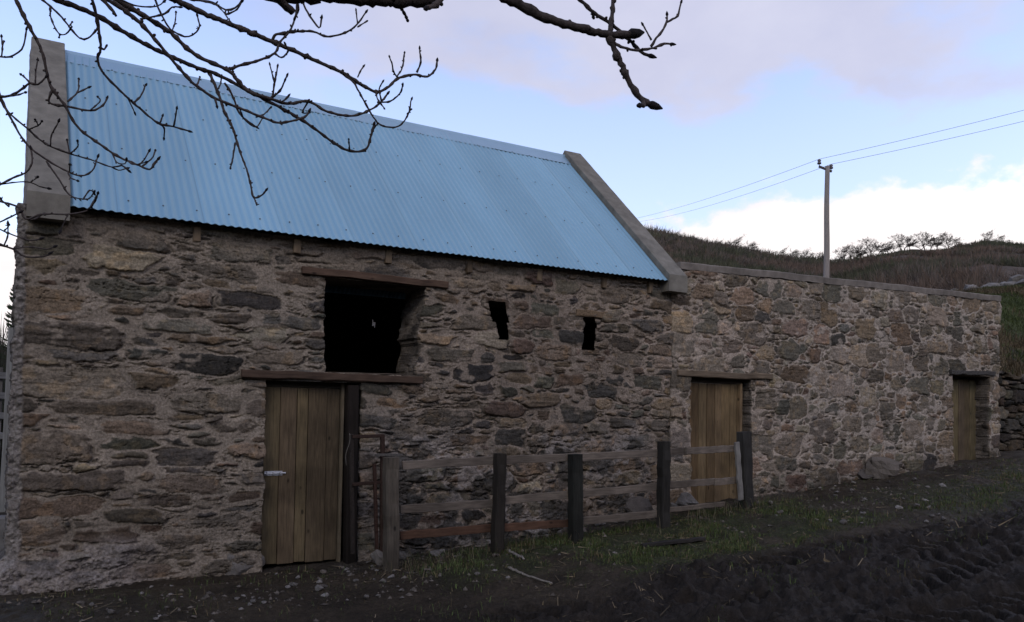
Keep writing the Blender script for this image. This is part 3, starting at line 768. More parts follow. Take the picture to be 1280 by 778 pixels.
tag(np_mesh('gravel', V.reshape(-1, 3), [(np.arange(n)[:, None, None]*6+tri[None]).reshape(-1, 3)], M['rock'], None, np.repeat(cg, 6, 0), False), 'scattered gravel and mortar crumbs on the dirt along the walls', 'gravel', kind='stuff')
# lying straw and twigs
NL = 2600; px = r.uniform(-.2, 14, NL); py = r.uniform(-3.6, -.1, NL); kp = fbm(px*1.2, py*1.4, 3, 45) > .48; px, py = px[kp], py[kp]; n = len(px); an = r.uniform(0, 3.14, n); l2 = r.uniform(.02, .09, n)
d_ = np.stack([np.cos(an), np.sin(an)], -1)*l2[:, None]; sd_ = np.stack([-np.sin(an), np.cos(an)], -1)*r.uniform(.0015, .004, (n, 1)); p2 = np.stack([px, py], -1)
q_ = np.stack([p2-d_-sd_, p2+d_-sd_, p2+d_+sd_, p2-d_+sd_], 1); zz_ = gh(q_[..., 0].ravel(), q_[..., 1].ravel()).reshape(n, 4)+.012
V = np.concatenate([q_, zz_[..., None]], -1).reshape(-1, 3); cl = np.array([.15, .115, .07])*r.uniform(.3, 1.4, (n, 1))
tag(np_mesh('straw_litter', V, [np.arange(n*4).reshape(n, 4)], M['leaf'], None, np.repeat(cl, 4, 0), False), 'bits of straw and dead stems lying on the muddy yard', 'straw', kind='stuff')
# weeds: longer straw stems at the fence foot
N1 = 900; px = r.uniform(3.1, 8.6, N1); py = r.normal(-.98, .16, N1); kp = fbm(px*2.2, py*2, 2, 65) > .47
px, py = px[kp], py[kp]; n = len(px); P = np.stack([px, py, gh(px, py)], -1)
cc = np.where((r.random(n) < .55)[:, None], np.array([.13, .105, .062]), np.array([.035, .05, .02]))*r.uniform(.5, 1.2, (n, 1))
V, q4, t3, c5 = blades(P, r.uniform(.08, .27, n), r.uniform(.003, .006, n), r.uniform(.3, 1.4, n), cc, r)
tag(np_mesh('dead_grass', V, [q4, t3], M['leaf'], None, c5, False), 'long pale dead grass stems along the foot of the fence', 'grass', kind='stuff')
# bank grass and bracken
N2 = 60000; px = r.uniform(16.1, 30, N2); py = r.uniform(.75, 9, N2); kp = np.degrees(np.arctan2(px, py+8.464)) > 58.5+r.normal(0, 1.2, N2); px, py = px[kp], py[kp]; N2 = len(px); z_ = hillz(px, py)
mm = fbm(px*.6+4, py*.6, 4, 58); br = mm+r.normal(0, .05, N2) > .58
hg = np.where(br, r.uniform(.12, .36, N2), r.uniform(.06, .18, N2)); wd = np.where(br, r.uniform(.008, .02, N2), r.uniform(.01, .018, N2))
cc = np.where(br[:, None], np.array([.105, .078, .044]), np.array([.060, .075, .024]))*r.uniform(.5, 1.3, (N2, 1))
V, q4, t3, c5 = blades(np.stack([px, py, z_-.02], -1), hg, wd, r.uniform(.2, 1.2, N2), cc, r)
tag(np_mesh('bank_bracken', V, [q4, t3], M['leaf'], None, c5, False), 'green grass and brown bracken on the bank right of the building', 'ground cover', kind='stuff')
# scrub over the hill
def scrub(P, hgt, per, spread, wid, colr, r, ws=None):
    n = len(P); ws = np.ones(n) if ws is None else ws; N_ = n*per
    a = r.uniform(0, 2*PI, N_); tl = np.abs(r.normal(0, spread, N_)); H = np.repeat(hgt, per)*r.uniform(.45, 1.05, N_)
    o = np.repeat(P, per, 0)+np.stack([np.cos(a), np.sin(a), 0*a], -1)*(H*tl*.45)[:, None]
    d = np.stack([np.cos(a)*np.sin(tl), np.sin(a)*np.sin(tl), np.cos(tl)], -1)
    sd = np.stack([-np.sin(a+1), np.cos(a+1), 0*a], -1)
    w = r.uniform(*wid, N_)*np.repeat(ws, per)
    mid = o+d*(H*.55)[:, None]
    V = np.stack([o+d*(H*.12)[:, None]-sd*w[:, None]*.3, o+d*(H*.12)[:, None]+sd*w[:, None]*.3, mid+sd*w[:, None]*.5, o+d*H[:, None], mid-sd*w[:, None]*.5], 1).reshape(-1, 3)
    b = np.arange(N_)*5
    c = np.repeat(colr, per, 0)*r.uniform(.6, 1.35, (N_, 1))
    return V, np.stack([b, b+1, b+2, b+4], -1), np.stack([b+4, b+2, b+3], -1), np.repeat(c, 5, 0)
NS_ = 12000; az = np.radians(r.uniform(33, 68, NS_)); rad = np.sqrt(r.uniform(36**2, 196**2, NS_))
sx = CAM[0]+rad*np.sin(az); sy = CAM[1]+rad*np.cos(az)
dn = fbm(sx*.06, sy*.06, 4, 67); kp = ((dn > .36) | (rad > 150)) & ~((rad < 52) & (np.degrees(az) > 57.2)) & ~((rad > 178) & (np.degrees(az) > 52.2) & (np.degrees(az) < 59.3))
sx, sy, rad, az = sx[kp], sy[kp], rad[kp], az[kp]; n = len(sx)
hh = r.uniform(.5, 1.6, n)*(.6+.8*fbm(sx*.05, sy*.05, 3, 68)); hh = np.where(rad > 150, hh*np.where(np.degrees(az) < 52, 1.5, .9), hh)
kind = fbm(sx*.045+3, sy*.045, 4, 69)+r.normal(0, .06, n)
cc = np.where((kind > .53)[:, None], np.array([.100, .072, .054]), np.where((kind < .44)[:, None], np.array([.058, .058, .036]), np.array([.090, .074, .060])))
V, q4, t3, c5 = scrub(np.stack([sx, sy, hillz(sx, sy)-.1], -1), hh, 40, .95, (.0003, .0010), cc, r, rad)
tag(np_mesh('hill_scrub', V, [q4, t3], M['twig'], None, c5, False), 'bare brown scrub and gorse covering the hillside', 'scrub', kind='stuff')
# skyline scrub fringe is part of the same wood: bare windswept trees, each its own
def tree_mesh(seed, lean, H):
    rr = random.Random(seed); mb = MB()
    def grow(p, d, L, rad, lev):
        n = 4 if lev < 3 else 2; P = [p]; 
        for i in range(n):
            d = d+np.array([rr.gauss(0, .16)+lean*.10, rr.gauss(0, .16), .03 if lev < 2 else rr.gauss(0, .1)]); d = d/np.linalg.norm(d)
            p = p+d*L/n; P.append(p)
        R = np.linspace(rad, rad*.5, n+1); mb.tube(P, R, 4 if lev < 2 else 3, (.045, .038, .033), False)
        if lev >= 5: return
        for k in range((4, 5, 4, 4, 3)[lev]):
            i = rr.randint(1 if lev else 2, n); a = rr.uniform(0, 2*PI); sp = rr.uniform(.5, 1.0)
            nd = d*math.cos(sp)+np.array([math.cos(a), math.sin(a), .25])*math.sin(sp)
            grow(P[i], nd/np.linalg.norm(nd), L*rr.uniform(.5, .72), max(R[i]*.66, .010), lev+1)
    grow(np.array([0, 0, -.3]), np.array([lean*.25, 0, 1.]), H*.46, H*.022, 0)
    o = mb.build('bare_hill_tree', M['twig'], None, False); return o
protos = [tree_mesh(s, l, 3.4) for s, l in ((1, .6), (2, .9), (3, .4), (4, 1.1))]
for p in protos: col.objects.unlink(p)
spots = []
for a_ in np.linspace(52.6, 59.0, 19): spots.append((a_+r.normal(0, .08), r.uniform(.8, 1.1), 1.0))
for a_ in np.linspace(48.4, 52.2, 9): spots.append((a_+r.normal(0, .1), r.uniform(.65, .9), 1.0))
for a_ in np.linspace(40.2, 48.0, 36): spots.append((a_+r.normal(0, .18), r.uniform(.35, .62), .985))
spots += [(60.95, .8, 1.), (61.3, .7, 1.), (62.3, .4, 1.), (59.8, .4, 1.), (45.9, 1.0, .97), (46.4, .95, .97)]
for i, (a_, s_, rf) in enumerate(spots):
    o = protos[i % 4].copy(); col.objects.link(o); o.name = 'bare_hill_tree'
    Rr = np.interp(a_, [-60, 0, 20, 40, 60, 130], [140, 140, 150, 170, 190, 200])*rf*r.uniform(.975, 1.0)
    x = CAM[0]+Rr*math.sin(math.radians(a_)); y = CAM[1]+Rr*math.cos(math.radians(a_))
    o.location = (x, y, float(hillz(x, y))); o.scale = (s_*1.7, s_*1.7, s_*1.35); o.rotation_euler = (0, 0, r.uniform(-.5, .5))
    if a_ > 52.5 and a_ < 59.2: lb, gp = 'small bare windswept tree in the skyline row right of the electricity pole', 'row of trees right of the pole'
    elif a_ < 52.5: lb, gp = 'low bare windswept tree on the skyline left of the electricity pole', 'trees on the slope left of the pole'
    elif a_ < 60.5: lb, gp = 'tiny bare bush on the far skyline, left of the lone hilltop bush', None
    elif a_ < 61.2: lb, gp = 'lone bare bush on the hilltop at far right, taller one of two', None
    elif a_ < 62: lb, gp = 'bare hilltop bush close beside the taller lone bush at far right', None
    else: lb, gp = 'tiny bare bush on the far skyline at the right edge', None
    tag(o, lb, 'tree', gp)

# ------------------------------------------------------------------ electricity pole and wires
pt = at(1034, 208, 22.); pb = at(1033, 345, 22.)
bz = float(hillz(pt[0], 22.))-.3
pole = empty('electricity_pole', (pt[0], 22., bz), 'weathered grey wooden electricity pole rising behind the roofless building', 'pole')
mb = MB(); n = 24; zz = np.linspace(bz, pt[2], n)
mb.tube(np.stack([pt[0]+(pb[0]-pt[0])*(pt[2]-zz)/(pt[2]-pb[2])+.02*np.sin(zz*1.3), np.full(n, 22.), zz], -1), np.linspace(.19, .13, n), 10, (.21, .185, .165))
mb.build('post', M['pole'], pole, True)
u = RC.T @ np.array([1., 0, 0]); u[2] = 0; u /= np.linalg.norm(u)
top = np.array([pt[0], 22., pt[2]])
ca = MB(); ca.bar(top-u*.47+np.array([0, 0, -.02]), top+u*.26+np.array([0, 0, -.30]), .10, .12, (.07, .06, .055)); ca.build('cross_arm', M['pole'], pole)
def insul(p, h_):
    mb = MB(); P = [p+np.array([0, 0, a]) for a in (0, .2*h_, .25*h_, .45*h_, .5*h_, .8*h_, h_)]
    mb.tube(P, [.02, .025, .11, .12, .07, .11, .03], 10, (.06, .045, .045)); mb.build('insulator', M['ins'], pole, True); return P[-1]
i1 = insul(top-u*.45+np.array([0, 0, 0.02]), .38); i2 = insul(top+u*.22+np.array([0, 0, -.22]), .34)
def wire(ptsL, nm, lb):
    o = MB()
    for a_, b_ in ptsL:
        a_ = np.array(a_); b_ = np.array(b_); t = np.linspace(0, 1, 40)
        P = a_+(b_-a_)*t[:, None]; P[:, 2] -= 4*t*(1-t)*np.linalg.norm(b_-a_)*.008
        o.tube(P, .010, 5, (.05, .05, .055))
    o = o.build('power_cable', M['plastic'], None, True); recentre(o); tag(o, lb, 'cable', 'overhead cables on the pole')
L1 = at(800, 268, 60.); L2 = at(828, 268, 60.)
Rr1 = i1+(at(1280, 135, 14.)-i1)*1.6; Rr2 = i2+(at(1280, 149, 14.)-i2)*1.6
L1 = i1+(L1-i1)*1.35; L2 = i2+(L2-i2)*1.35
wire([(i1, L1), (i1, Rr1)], 'a', 'upper of the two thin overhead cables strung from the pole')
wire([(i2, L2), (i2, Rr2)], 'b', 'lower of the two thin overhead cables strung from the pole')

# ------------------------------------------------------------------ fence
fence = empty('timber_fence', (5.8, -.95, .2), 'weathered post and rail timber fence standing before the barn wall', 'fence')
posts = []
for (tx, ty, bx, by, Y, w, d, c, nm) in ((489, 572, 489, 690, -.82, .135, .13, (.066, .055, .042), 0), (625, 567, 621, 697, -.92, .105, .12, (.024, .020, .016), 1),
                                         (719, 568, 720, 686, -1.02, .135, .13, (.017, .017, .014), 2), (830, 552, 829, 662, -.97, .125, .13, (.022, .020, .017), 3), (930, 540, 933, 644, -.84, .155, .15, (.030, .028, .025), 4)):
    a = at(tx, ty, Y); b = at(bx, by, Y); gzv = float(gh(np.array(b[0]), np.array(Y)))
    b = b+(a-b)*((gzv-.25-b[2])/(a[2]-b[2]))
    mb = MB(); mb.bar(b, a, w, d, c, (0, 1, 0), 12, .0035)
    if nm == 1: mb.bar(b+np.array([w*.45, .01, 0]), a+np.array([w*.42, .01, -.01]), w*.25, d*.9, np.array(c)*.7, (0, 1, 0), 8, .003)
    o = mb.build('post', M['wood'], fence); posts.append((a, b))
    if nm == 0: o['label'] = 'pale grey gate post'
def rail(p, q, c, hh=.085, t=.038, lb=None):
    mb = MB(); mb.bar(p, q, t, hh, c, (0, 0, 1), 14, .0025); o = mb.build('rail', M['woodx'], fence)
    if lb: o['label'] = lb
GR = (.128, .104, .082); BRN = (.070, .038, .024)
A = at
rail(A(503, 582, -.75), A(628, 575, -.85), GR); rail(A(500, 637, -.75), A(624, 629, -.85), np.array(GR)*.72); rail(A(500, 670, -.74), A(622, 659, -.85), BRN, lb='reddish brown lowest rail')
rail(A(616, 576, -.84), A(728, 571, -.93), GR); rail(A(616, 627, -.83), A(726, 617, -.94), GR); rail(A(620, 660, -.84), A(726, 653, -.94), BRN, lb='reddish brown lowest rail')
rail(A(722, 572, -.94), A(838, 565, -.90), GR); rail(A(722, 618, -.945), A(836, 607, -.90), GR); rail(A(722, 652, -.95), A(836, 641, -.90), np.array(GR)*.85)
rail(A(832, 565, -.885), A(862, 564, -.86), np.array(GR)*.7); rail(A(857, 564, -.90), A(920, 561, -.80), GR); rail(A(832, 607, -.885), A(894, 602, -.83), np.array(GR)*.8); rail(A(892, 603, -.84), A(922, 600, -.79), GR)
rail(A(834, 638, -.885), A(905, 630, -.80), np.array(GR)*.75, .06)
MB().bar(A(926, 625, -.90), A(921, 553, -.90), .075, .035, (.15, .14, .125), (0, 1, 0), 8, .003).build('batten', M['wood'], fence)

# rusty steel frame between the door and the fence
gate = empty('rusty_gate_frame', tuple(at(476, 690, -.42)), 'rusty brown steel gate frame between the left door and the pale gate post', 'gate')
Yg = -.30
def gbar(p, q, w, c=(.034, .021, .016), name='bar'): MB().bar(p, q, w, w, c, (0, 1, 0) if abs(p[2]-q[2]) > abs(p[0]-q[0]) else (0, 0, 1), 6, .001).build(name, M['rust'], gate)
gbar(at(478, 543, Yg), at(477, 690, Yg), .042, name='upright'); gbar(at(468, 580, Yg), at(471, 688, Yg), .035, (.042, .024, .018), 'upright')
gbar(at(440, 546, Yg), at(479, 545, Yg), .036); gbar(at(440, 606, Yg), at(477, 603, Yg), .034); gbar(at(472, 569, Yg-.03), at(502, 569, -.66), .028, (.10, .09, .08), 'latch_bar')
gbar(at(439, 543, Yg+.02), at(441, 692, Yg+.02), .04, (.030, .024, .02), 'upright')
mb = MB(); t = np.linspace(0, 1, 14); p0, p1 = at(437, 542, Yg-.04), at(432, 582, Yg-.02)
P = p0+(p1-p0)*t[:, None]; P[:, 0] += .012*np.sin(t*7); mb.tube(P, .004, 5, (.10, .09, .075)); mb.build('wire_tie', M['plastic'], gate, True)

# ------------------------------------------------------------------ rocks
def rock_mesh(seed, name='loose_stone', flat=.6, c=(.2, .18, .165), sub=14):
    rr = np.random.default_rng(seed); nu, nv = sub*2, sub
    th, ph = np.meshgrid(np.linspace(0, 2*PI, nu, endpoint=False), np.linspace(.02, PI-.02, nv))
    d = np.stack([np.cos(th)*np.sin(ph), np.sin(th)*np.sin(ph), np.cos(ph)], -1)
    rad = np.full(d.shape[:2], 1.2)
    for k in range(13):                     # cut by random planes: angular faces
        nrm = rr.normal(size=3); nrm /= np.linalg.norm(nrm); off = rr.uniform(.55, .95)
        rad = np.minimum(rad, off/np.maximum(d @ nrm, .02))
    rad = rad*(1+(fbm(d[..., 0]*3+seed, d[..., 1]*3+d[..., 2]*2, 3, 33)-.5)*.25)
    V = (d*rad[..., None]*np.array([1, rr.uniform(.6, .9), flat])).reshape(-1, 3)
    V[:, 2] -= V[:, 2].min()
    I = np.arange(nu*nv).reshape(nv, nu); J = np.roll(I, -1, 1)
    Q = np.stack([I[:-1], I[1:], J[1:], J[:-1]], -1).reshape(-1, 4)
    Cc = np.array(c)*(.6+.8*fbm(V[:, 0]*3+seed, V[:, 1]*3+V[:, 2]*2, 4, 35))[:, None]
    o = np_mesh(name, V, [Q, np.concatenate([I[0][None, ::-1][:, :4], I[-1][None, :4]])], M['rock'], None, Cc, False)
    return o
ST = [rock_mesh(100+k, c=cc, flat=fl, sub=10) for k, (cc, fl) in enumerate((((.12, .108, .095), .5), ((.09, .08, .07), .6), ((.15, .135, .12), .4), ((.07, .06, .052), .55), ((.11, .093, .076), .45), ((.17, .155, .14), .5)))]
for o in ST: col.objects.unlink(o)
def put_rock(x, y, s, lb, gp, k=None, cat='stone', sink=.3, zf=None, name='loose_stone'):
    o = ST[int(r.integers(0, 6)) if k is None else k].copy(); col.objects.link(o); o.name = name
    zg = float(gh(np.array(x), np.array(y))) if zf is None else zf
    o.scale = (s*r.uniform(.8, 1.2), s*r.uniform(.8, 1.2), s*r.uniform(.7, 1.2)); o.rotation_euler = (r.normal(0, .15), r.normal(0, .15), r.uniform(0, 6.28))
    o.location = (x, y, zg-s*sink*.5); tag(o, lb, cat, gp); return o
def gpix(px_, py_):                        # ground point seen at this place of the photo
    d = ray(px_, py_); d /= np.linalg.norm(d)
    for t_ in np.arange(2, 30, .02):
        p = CAM+d*t_
        if p[2] < float(gbase(np.array(p[0]), np.array(p[1])))+.01: return p
    return p
LBL = 'small loose stone lying on the dirt between the left door and the gate post'
for i in range(34):
    p = gpix(r.normal(435, 45), r.uniform(698, 748)); put_rock(p[0], min(p[1], -.12), r.uniform(.015, .05), LBL, 'stones before the left door')
for i in range(34):
    p = gpix(r.uniform(20, 340), r.uniform(722, 776)); put_rock(p[0], min(p[1], -.12), r.uniform(.012, .035), 'small loose stone lying on the dirt below the left corner of the barn', 'stones below the left corner')
for i in range(40):
    p = gpix(r.uniform(940, 1180), r.uniform(596, 660)); put_rock(p[0], min(p[1], -.12), r.uniform(.02, .055), 'small loose stone on the rough ground before the roofless building', 'stones before the roofless building')
for i in range(16):
    p = gpix(r.uniform(510, 830), r.uniform(675, 730)); put_rock(p[0], min(p[1], -.12), r.uniform(.015, .04), 'small loose stone in the grass around the fence', 'stones in the grass')
for i in range(22):
    x = r.uniform(3.3, 7.8); put_rock(x, r.uniform(-.30, -.08), r.uniform(.04, .12), 'fallen stone at the wall foot behind the fence', 'stones behind the fence')
p = gpix(1062, 592); o = put_rock(p[0], -.02, .34, 'big rounded boulder with dark moss at the foot of the roofless building', None, 4, 'boulder', .5, name='foundation_boulder'); o.scale = (.46, .30, .48); o.rotation_euler = (0, 0, .3)
o = put_rock(11.75, -.02, .2, 'dark mossy stone just right of the big boulder at the wall foot', None, 3, 'boulder', .4, name='foundation_boulder')
FB = rock_mesh(310, c=(.125, .112, .098), flat=.8, sub=30); col.objects.unlink(FB); ST.append(FB)
o = put_rock(1.99, .02, .22, 'pale angular block at the wall foot, left beside the left door', None, 6, 'stone', .2, name='foundation_stone'); o.scale = (.25, .12, .19); o.rotation_euler = (0, 0, .1); o.location.z = -.11; o.location.y = .05
o = put_rock(7.05, -.10, .2, 'dark rounded stone at the wall foot behind the last fence panel', None, 3, 'stone', .3, name='foundation_stone'); o.scale = (.24, .16, .33)
o = put_rock(3.30, -.28, .15, 'pale stone block beside the foot of the rusty gate frame', None, 0, 'stone', .1, name='foundation_stone'); o.scale = (.12, .1, .17)
o = put_rock(7.75, -.16, .3, 'wide flat pale stone at the wall foot left of the right plank door', None, 2, 'stone', .1, name='foundation_stone'); o.scale = (.42, .2, .30)
# rubble heap on the hillside
for i in range(30):
    a_ = math.radians(r.uniform(57.6, 63.4)); t_ = (math.degrees(a_)-57.6)/5.8; rad = 46-8*t_+r.normal(0, .5)
    x = CAM[0]+rad*math.sin(a_); y = CAM[1]+rad*math.cos(a_)
    put_rock(x, y, r.uniform(.2, .45)*(.7+.6*t_), 'pale grey boulder in the tumbled wall on the hillside above the roofless building', 'boulders on the hillside', int(r.choice([0, 2, 5])), 'boulder', .0, float(hillz(x, y)), 'hillside_boulder')

# dry stone wall on the right
f = rubble(16.02, 24, .7, 2.75, .014, style_dry, 61)
pd = [[3, 2, 1, 3, 3, 1, 1, 2, .5, 3]]*2
h, C, q = relief(f, pd, ((.05, .045, .04), (.05, .045, .04), 20.), .010, 2., 61, .62, True)
mz_ = cellmid(f['GZ']); mx_ = cellmid(f['GX'])
keep = mz_ < 2.52+(fbm(mx_*5, mx_*0, 3, 64)-.5)*.35
dw = relief_mesh('dry_stone_wall', f, h, C, keep, .25, M['stone'], None, .55); recentre(dw)
tag(dw, 'dark dry stone wall holding the grassy bank right of the roofless building', 'wall')

# ------------------------------------------------------------------ sticks, plank, twine
def stick(pts, R, c, name, lb, cat):
    P = np.array(pts); n = 24; s_ = np.linspace(0, len(P)-1, n); Pi = np.stack([np.interp(s_, np.arange(len(P)), P[:, k]) for k in range(3)], -1)
    Pi += rng.normal(0, R*.35, Pi.shape); o = MB().tube(Pi, R*np.linspace(1, .6, n), 7, c).build(name, M['bark'], None, True); recentre(o); tag(o, lb, cat)
def gp3(a, b, up=.02): p = gpix(a, b); p[2] = float(gh(np.array(p[0]), np.array(p[1])))+up; return p
stick([gp3(636, 714), gp3(655, 722), gp3(690, 730)], .014, (.15, .132, .11), 'broken_stick', 'pale broken stick lying in the grass in front of the fence', 'stick')
stick([gp3(634, 690), gp3(655, 700)], .016, (.17, .15, .13), 'broken_stick', 'short grey stick beside the second fence post', 'stick')
a, b = gp3(802, 684, .03), gp3(880, 678, .03)
o = MB().bar(a, b, .07, .035, (.025, .022, .02), (0, 0, 1), 8, .003).build('fallen_plank', M['woodx'], None); recentre(o); tag(o, 'dark fallen plank lying in the grass before the right end of the fence', 'plank')
mb = MB(); c0 = gp3(484, 700, .05)
for k in range(7):
    t = np.linspace(0, 1, 22); ph = r.uniform(0, 6); P = c0+np.stack([.09*np.sin(t*6+ph)+r.normal(0, .03), .06*np.cos(t*5+ph), .14*np.abs(np.sin(t*3+ph*.5))], -1); mb.tube(P, .004, 5, (.05, .14, .15))
o = mb.build('twine_bundle', M['plastic'], None, True); recentre(o); tag(o, 'tangle of blue green baler twine at the foot of the pale gate post', 'twine')

# ------------------------------------------------------------------ things seen past the left corner
lp = MB(); lp.bar(at(3, 640, 2.2), at(15, 410, 2.2), .07, .05, (.21, .205, .19), (0, 1, 0), 6, .002); o = lp.build('leaning_pole', M['pole'], None); recentre(o)
tag(o, 'pale leaning timber pole standing just left of the barn gable', 'pole')
p = at(4, 690, 1.6); o = MB().box((p[0]-1.5, 1.5, -.1), (p[0]+.06, 1.75, float(at(4, 645, 1.6)[2])), (.16, .15, .14), .004, .02).build('low_concrete_wall', M['concrete'], None); recentre(o)
tag(o, 'low grey concrete wall at the left edge beside the barn gable', 'wall')
fe = empty('slatted_fence', (at(5, 560, 6.)[0]-1, 6., .1), 'grey slatted fence far left beyond the leaning pole', 'fence')
for k, yy in enumerate((470, 495, 520, 545)):
    p = at(9, yy, 6.); MB().box((p[0]-2.6, 5.98, p[2]-.05), (p[0]+.05, 6.02, p[2]+.05), (.14, .135, .13)).build('slat', M['woodx'], fe)
for dx in (-.1, -1.4): p = at(9, 460, 6.05); MB().box((p[0]+dx-.05, 6.025, -.1), (p[0]+dx+.05, 6.12, p[2]), (.11, .10, .09)).build('post', M['wood'], fe)
def bush(name, x, y, zg, n, H, lb, c, per=60, spread=.6, wid=(.01, .035), cat='bush'):
    P = np.stack([x+r.normal(0, H*.3, n), y+r.normal(0, H*.3, n), np.full(n, zg)], -1)
    V, q4, t3, c5 = scrub(P, r.uniform(.6, 1., n)*H, per, spread, wid, np.tile(c, (n, 1)), r)
    o = np_mesh(name, V, [q4, t3], M['twig'], None, c5, False); recentre(o); tag(o, lb, cat)
p = at(8, 415, 9.); bush('dark_bush', p[0]-.5, 9., .2, 26, p[2]+.1, 'dark dense bush left of the barn behind the slatted fence', (.030, .032, .022), 160, .5)
p = at(6, 388, 24.); bush('dark_bush', p[0]-1.2, 24., float(hillz(p[0]-1.2, 24.)), 40, float(p[2]-hillz(p[0]-1.2, 24.)), 'big brown bush farther off beyond the left corner of the barn', (.045, .036, .030), 160, .5, (.02, .06))
# spiky young conifer
cx_, cy_ = at(17, 400, 13.)[[0, 1]]; ctop = at(19, 362, 13.)[2]; cz = float(hillz(cx_, cy_))
cn = empty('young_conifer', (cx_-.1, cy_, cz), 'spiky young conifer top showing beside the barn gable at far left', 'tree')
MB().tube([(cx_-.1, cy_, cz), (cx_, cy_, ctop)], [.06, .012], 6, (.05, .04, .03)).build('trunk', M['bark'], cn)
mb = MB()
for k in range(150):
    t_ = r.random()**.8; z_ = cz+.3+(ctop-cz-.3)*t_; a_ = r.uniform(0, 6.28); L_ = .07+.5*(1-t_)
    p0 = np.array([cx_-.1+.1*t_, cy_, z_]); d = np.array([math.cos(a_), math.sin(a_), .35])
    mb.tube([p0, p0+d*L_*.6, p0+d*L_+np.array([0, 0, .03])], [.012, .02, .004], 5, (.025, .035, .018))
mb.build('crown', M['twig'], cn)

# ------------------------------------------------------------------ the bare tree whose branches hang into the view
tree = empty('bare_ash_tree', (-1.45, -4.9, 0), 'bare tree at left whose dark knobbly budding branches hang across the sky', 'tree')
BK = np.array([.050, .040, .036])
tz = np.linspace(-.2, 5.2, 40)
TR = np.stack([-1.45+.25*np.sin(tz*.5)-.05*tz, -4.9+.12*np.sin(tz*.7+1), tz], -1)
mb = MB(); rt = .21*(1-tz/8)+.10*np.exp(-np.clip(tz, 0, 9)*3)+(vn(tz*5, tz*0, 3)-.5)*.02
mb.tube(TR, rt, 14, BK); mb.build('trunk', M['bark'], tree, True)
def trunk_at(z_): return np.array([np.interp(z_, tz, TR[:, k]) for k in range(3)])
def smooth(P, step=.011):
    P = np.asarray(P, float)
    # Catmull-Rom through the traced points
    Q = np.vstack([2*P[0]-P[1], P, 2*P[-1]-P[-2]]); out = []
    for i in range(1, len(Q)-2):
        L = np.linalg.norm(Q[i+1]-Q[i]); k = max(2, int(L/step))
        for t_ in np.arange(k)/k:
            a_, b_, c_, d_ = Q[i-1], Q[i], Q[i+1], Q[i+2]
            out.append(.5*(2*b_+(c_-a_)*t_+(2*a_-5*b_+4*c_-d_)*t_**2+(3*b_-3*c_+d_-a_)*t_**3))
    out.append(P[-1]); return np.array(out)
rb = np.random.default_rng(5)
def knobby(mb, P, r0, r1, end_bud=True, n=7, spurs=1.):
    m = len(P); s = np.linspace(0, 1, m); L = np.r_[0, np.cumsum(np.linalg.norm(np.diff(P, axis=0), axis=1))]
    R = r0+(r1-r0)*s**.8
    kn = np.zeros(m)
    x = rb.uniform(0, .03)
    while x < L[-1]:
        w = rb.uniform(.004, .009)+r0*.3; a_ = rb.uniform(.2, .75)
        kn += a_*np.exp(-((L-x)/w)**2); x += rb.uniform(.018, .05)+R[min(int(np.searchsorted(L, x)), m-1)]*2
    R2 = R*(1+np.minimum(kn, .9)*np.where(R > .009, .5, 1.))*(1+.14*(vn(L*60, L*0, 4)-.5))
    P = P+(rb.normal(0, 1, P.shape)*.12*R[:, None])
    c = BK*rb.uniform(.75, 1.2)
    mb.tube(P, R2, n, c)
    # stub buds along
    T = np.gradient(P, axis=0); T /= np.linalg.norm(T, axis=1)[:, None]
    k = int(L[-1]/.045*spurs)
    for _ in range(k):
        i = int(rb.integers(2, m)) if m > 3 else 1
        i = min(i, m-1)
        d = rb.normal(0, 1, 3); d -= T[i]*np.dot(d, T[i]); d /= np.linalg.norm(d); d = d+T[i]*.5+np.array([0, 0, .5]); d /= np.linalg.norm(d)
        l_ = rb.uniform(.003, .0085); rr_ = min(R[i]*.9, .0052)
        mb.tube([P[i], P[i]+d*(R[i]+l_*.5), P[i]+d*(R[i]+l_)], [rr_, rr_*1.1, rr_*.6], 5, c*.8)
    if end_bud:
        d = T[-1]; b = max(r1*1.7, .0042)
        mb.tube([P[-1]-d*.002, P[-1]+d*b*.8, P[-1]+d*b*2, P[-1]+d*b*3.4], [r1, b, b*.8, b*.15], 6, (.014, .012, .013))
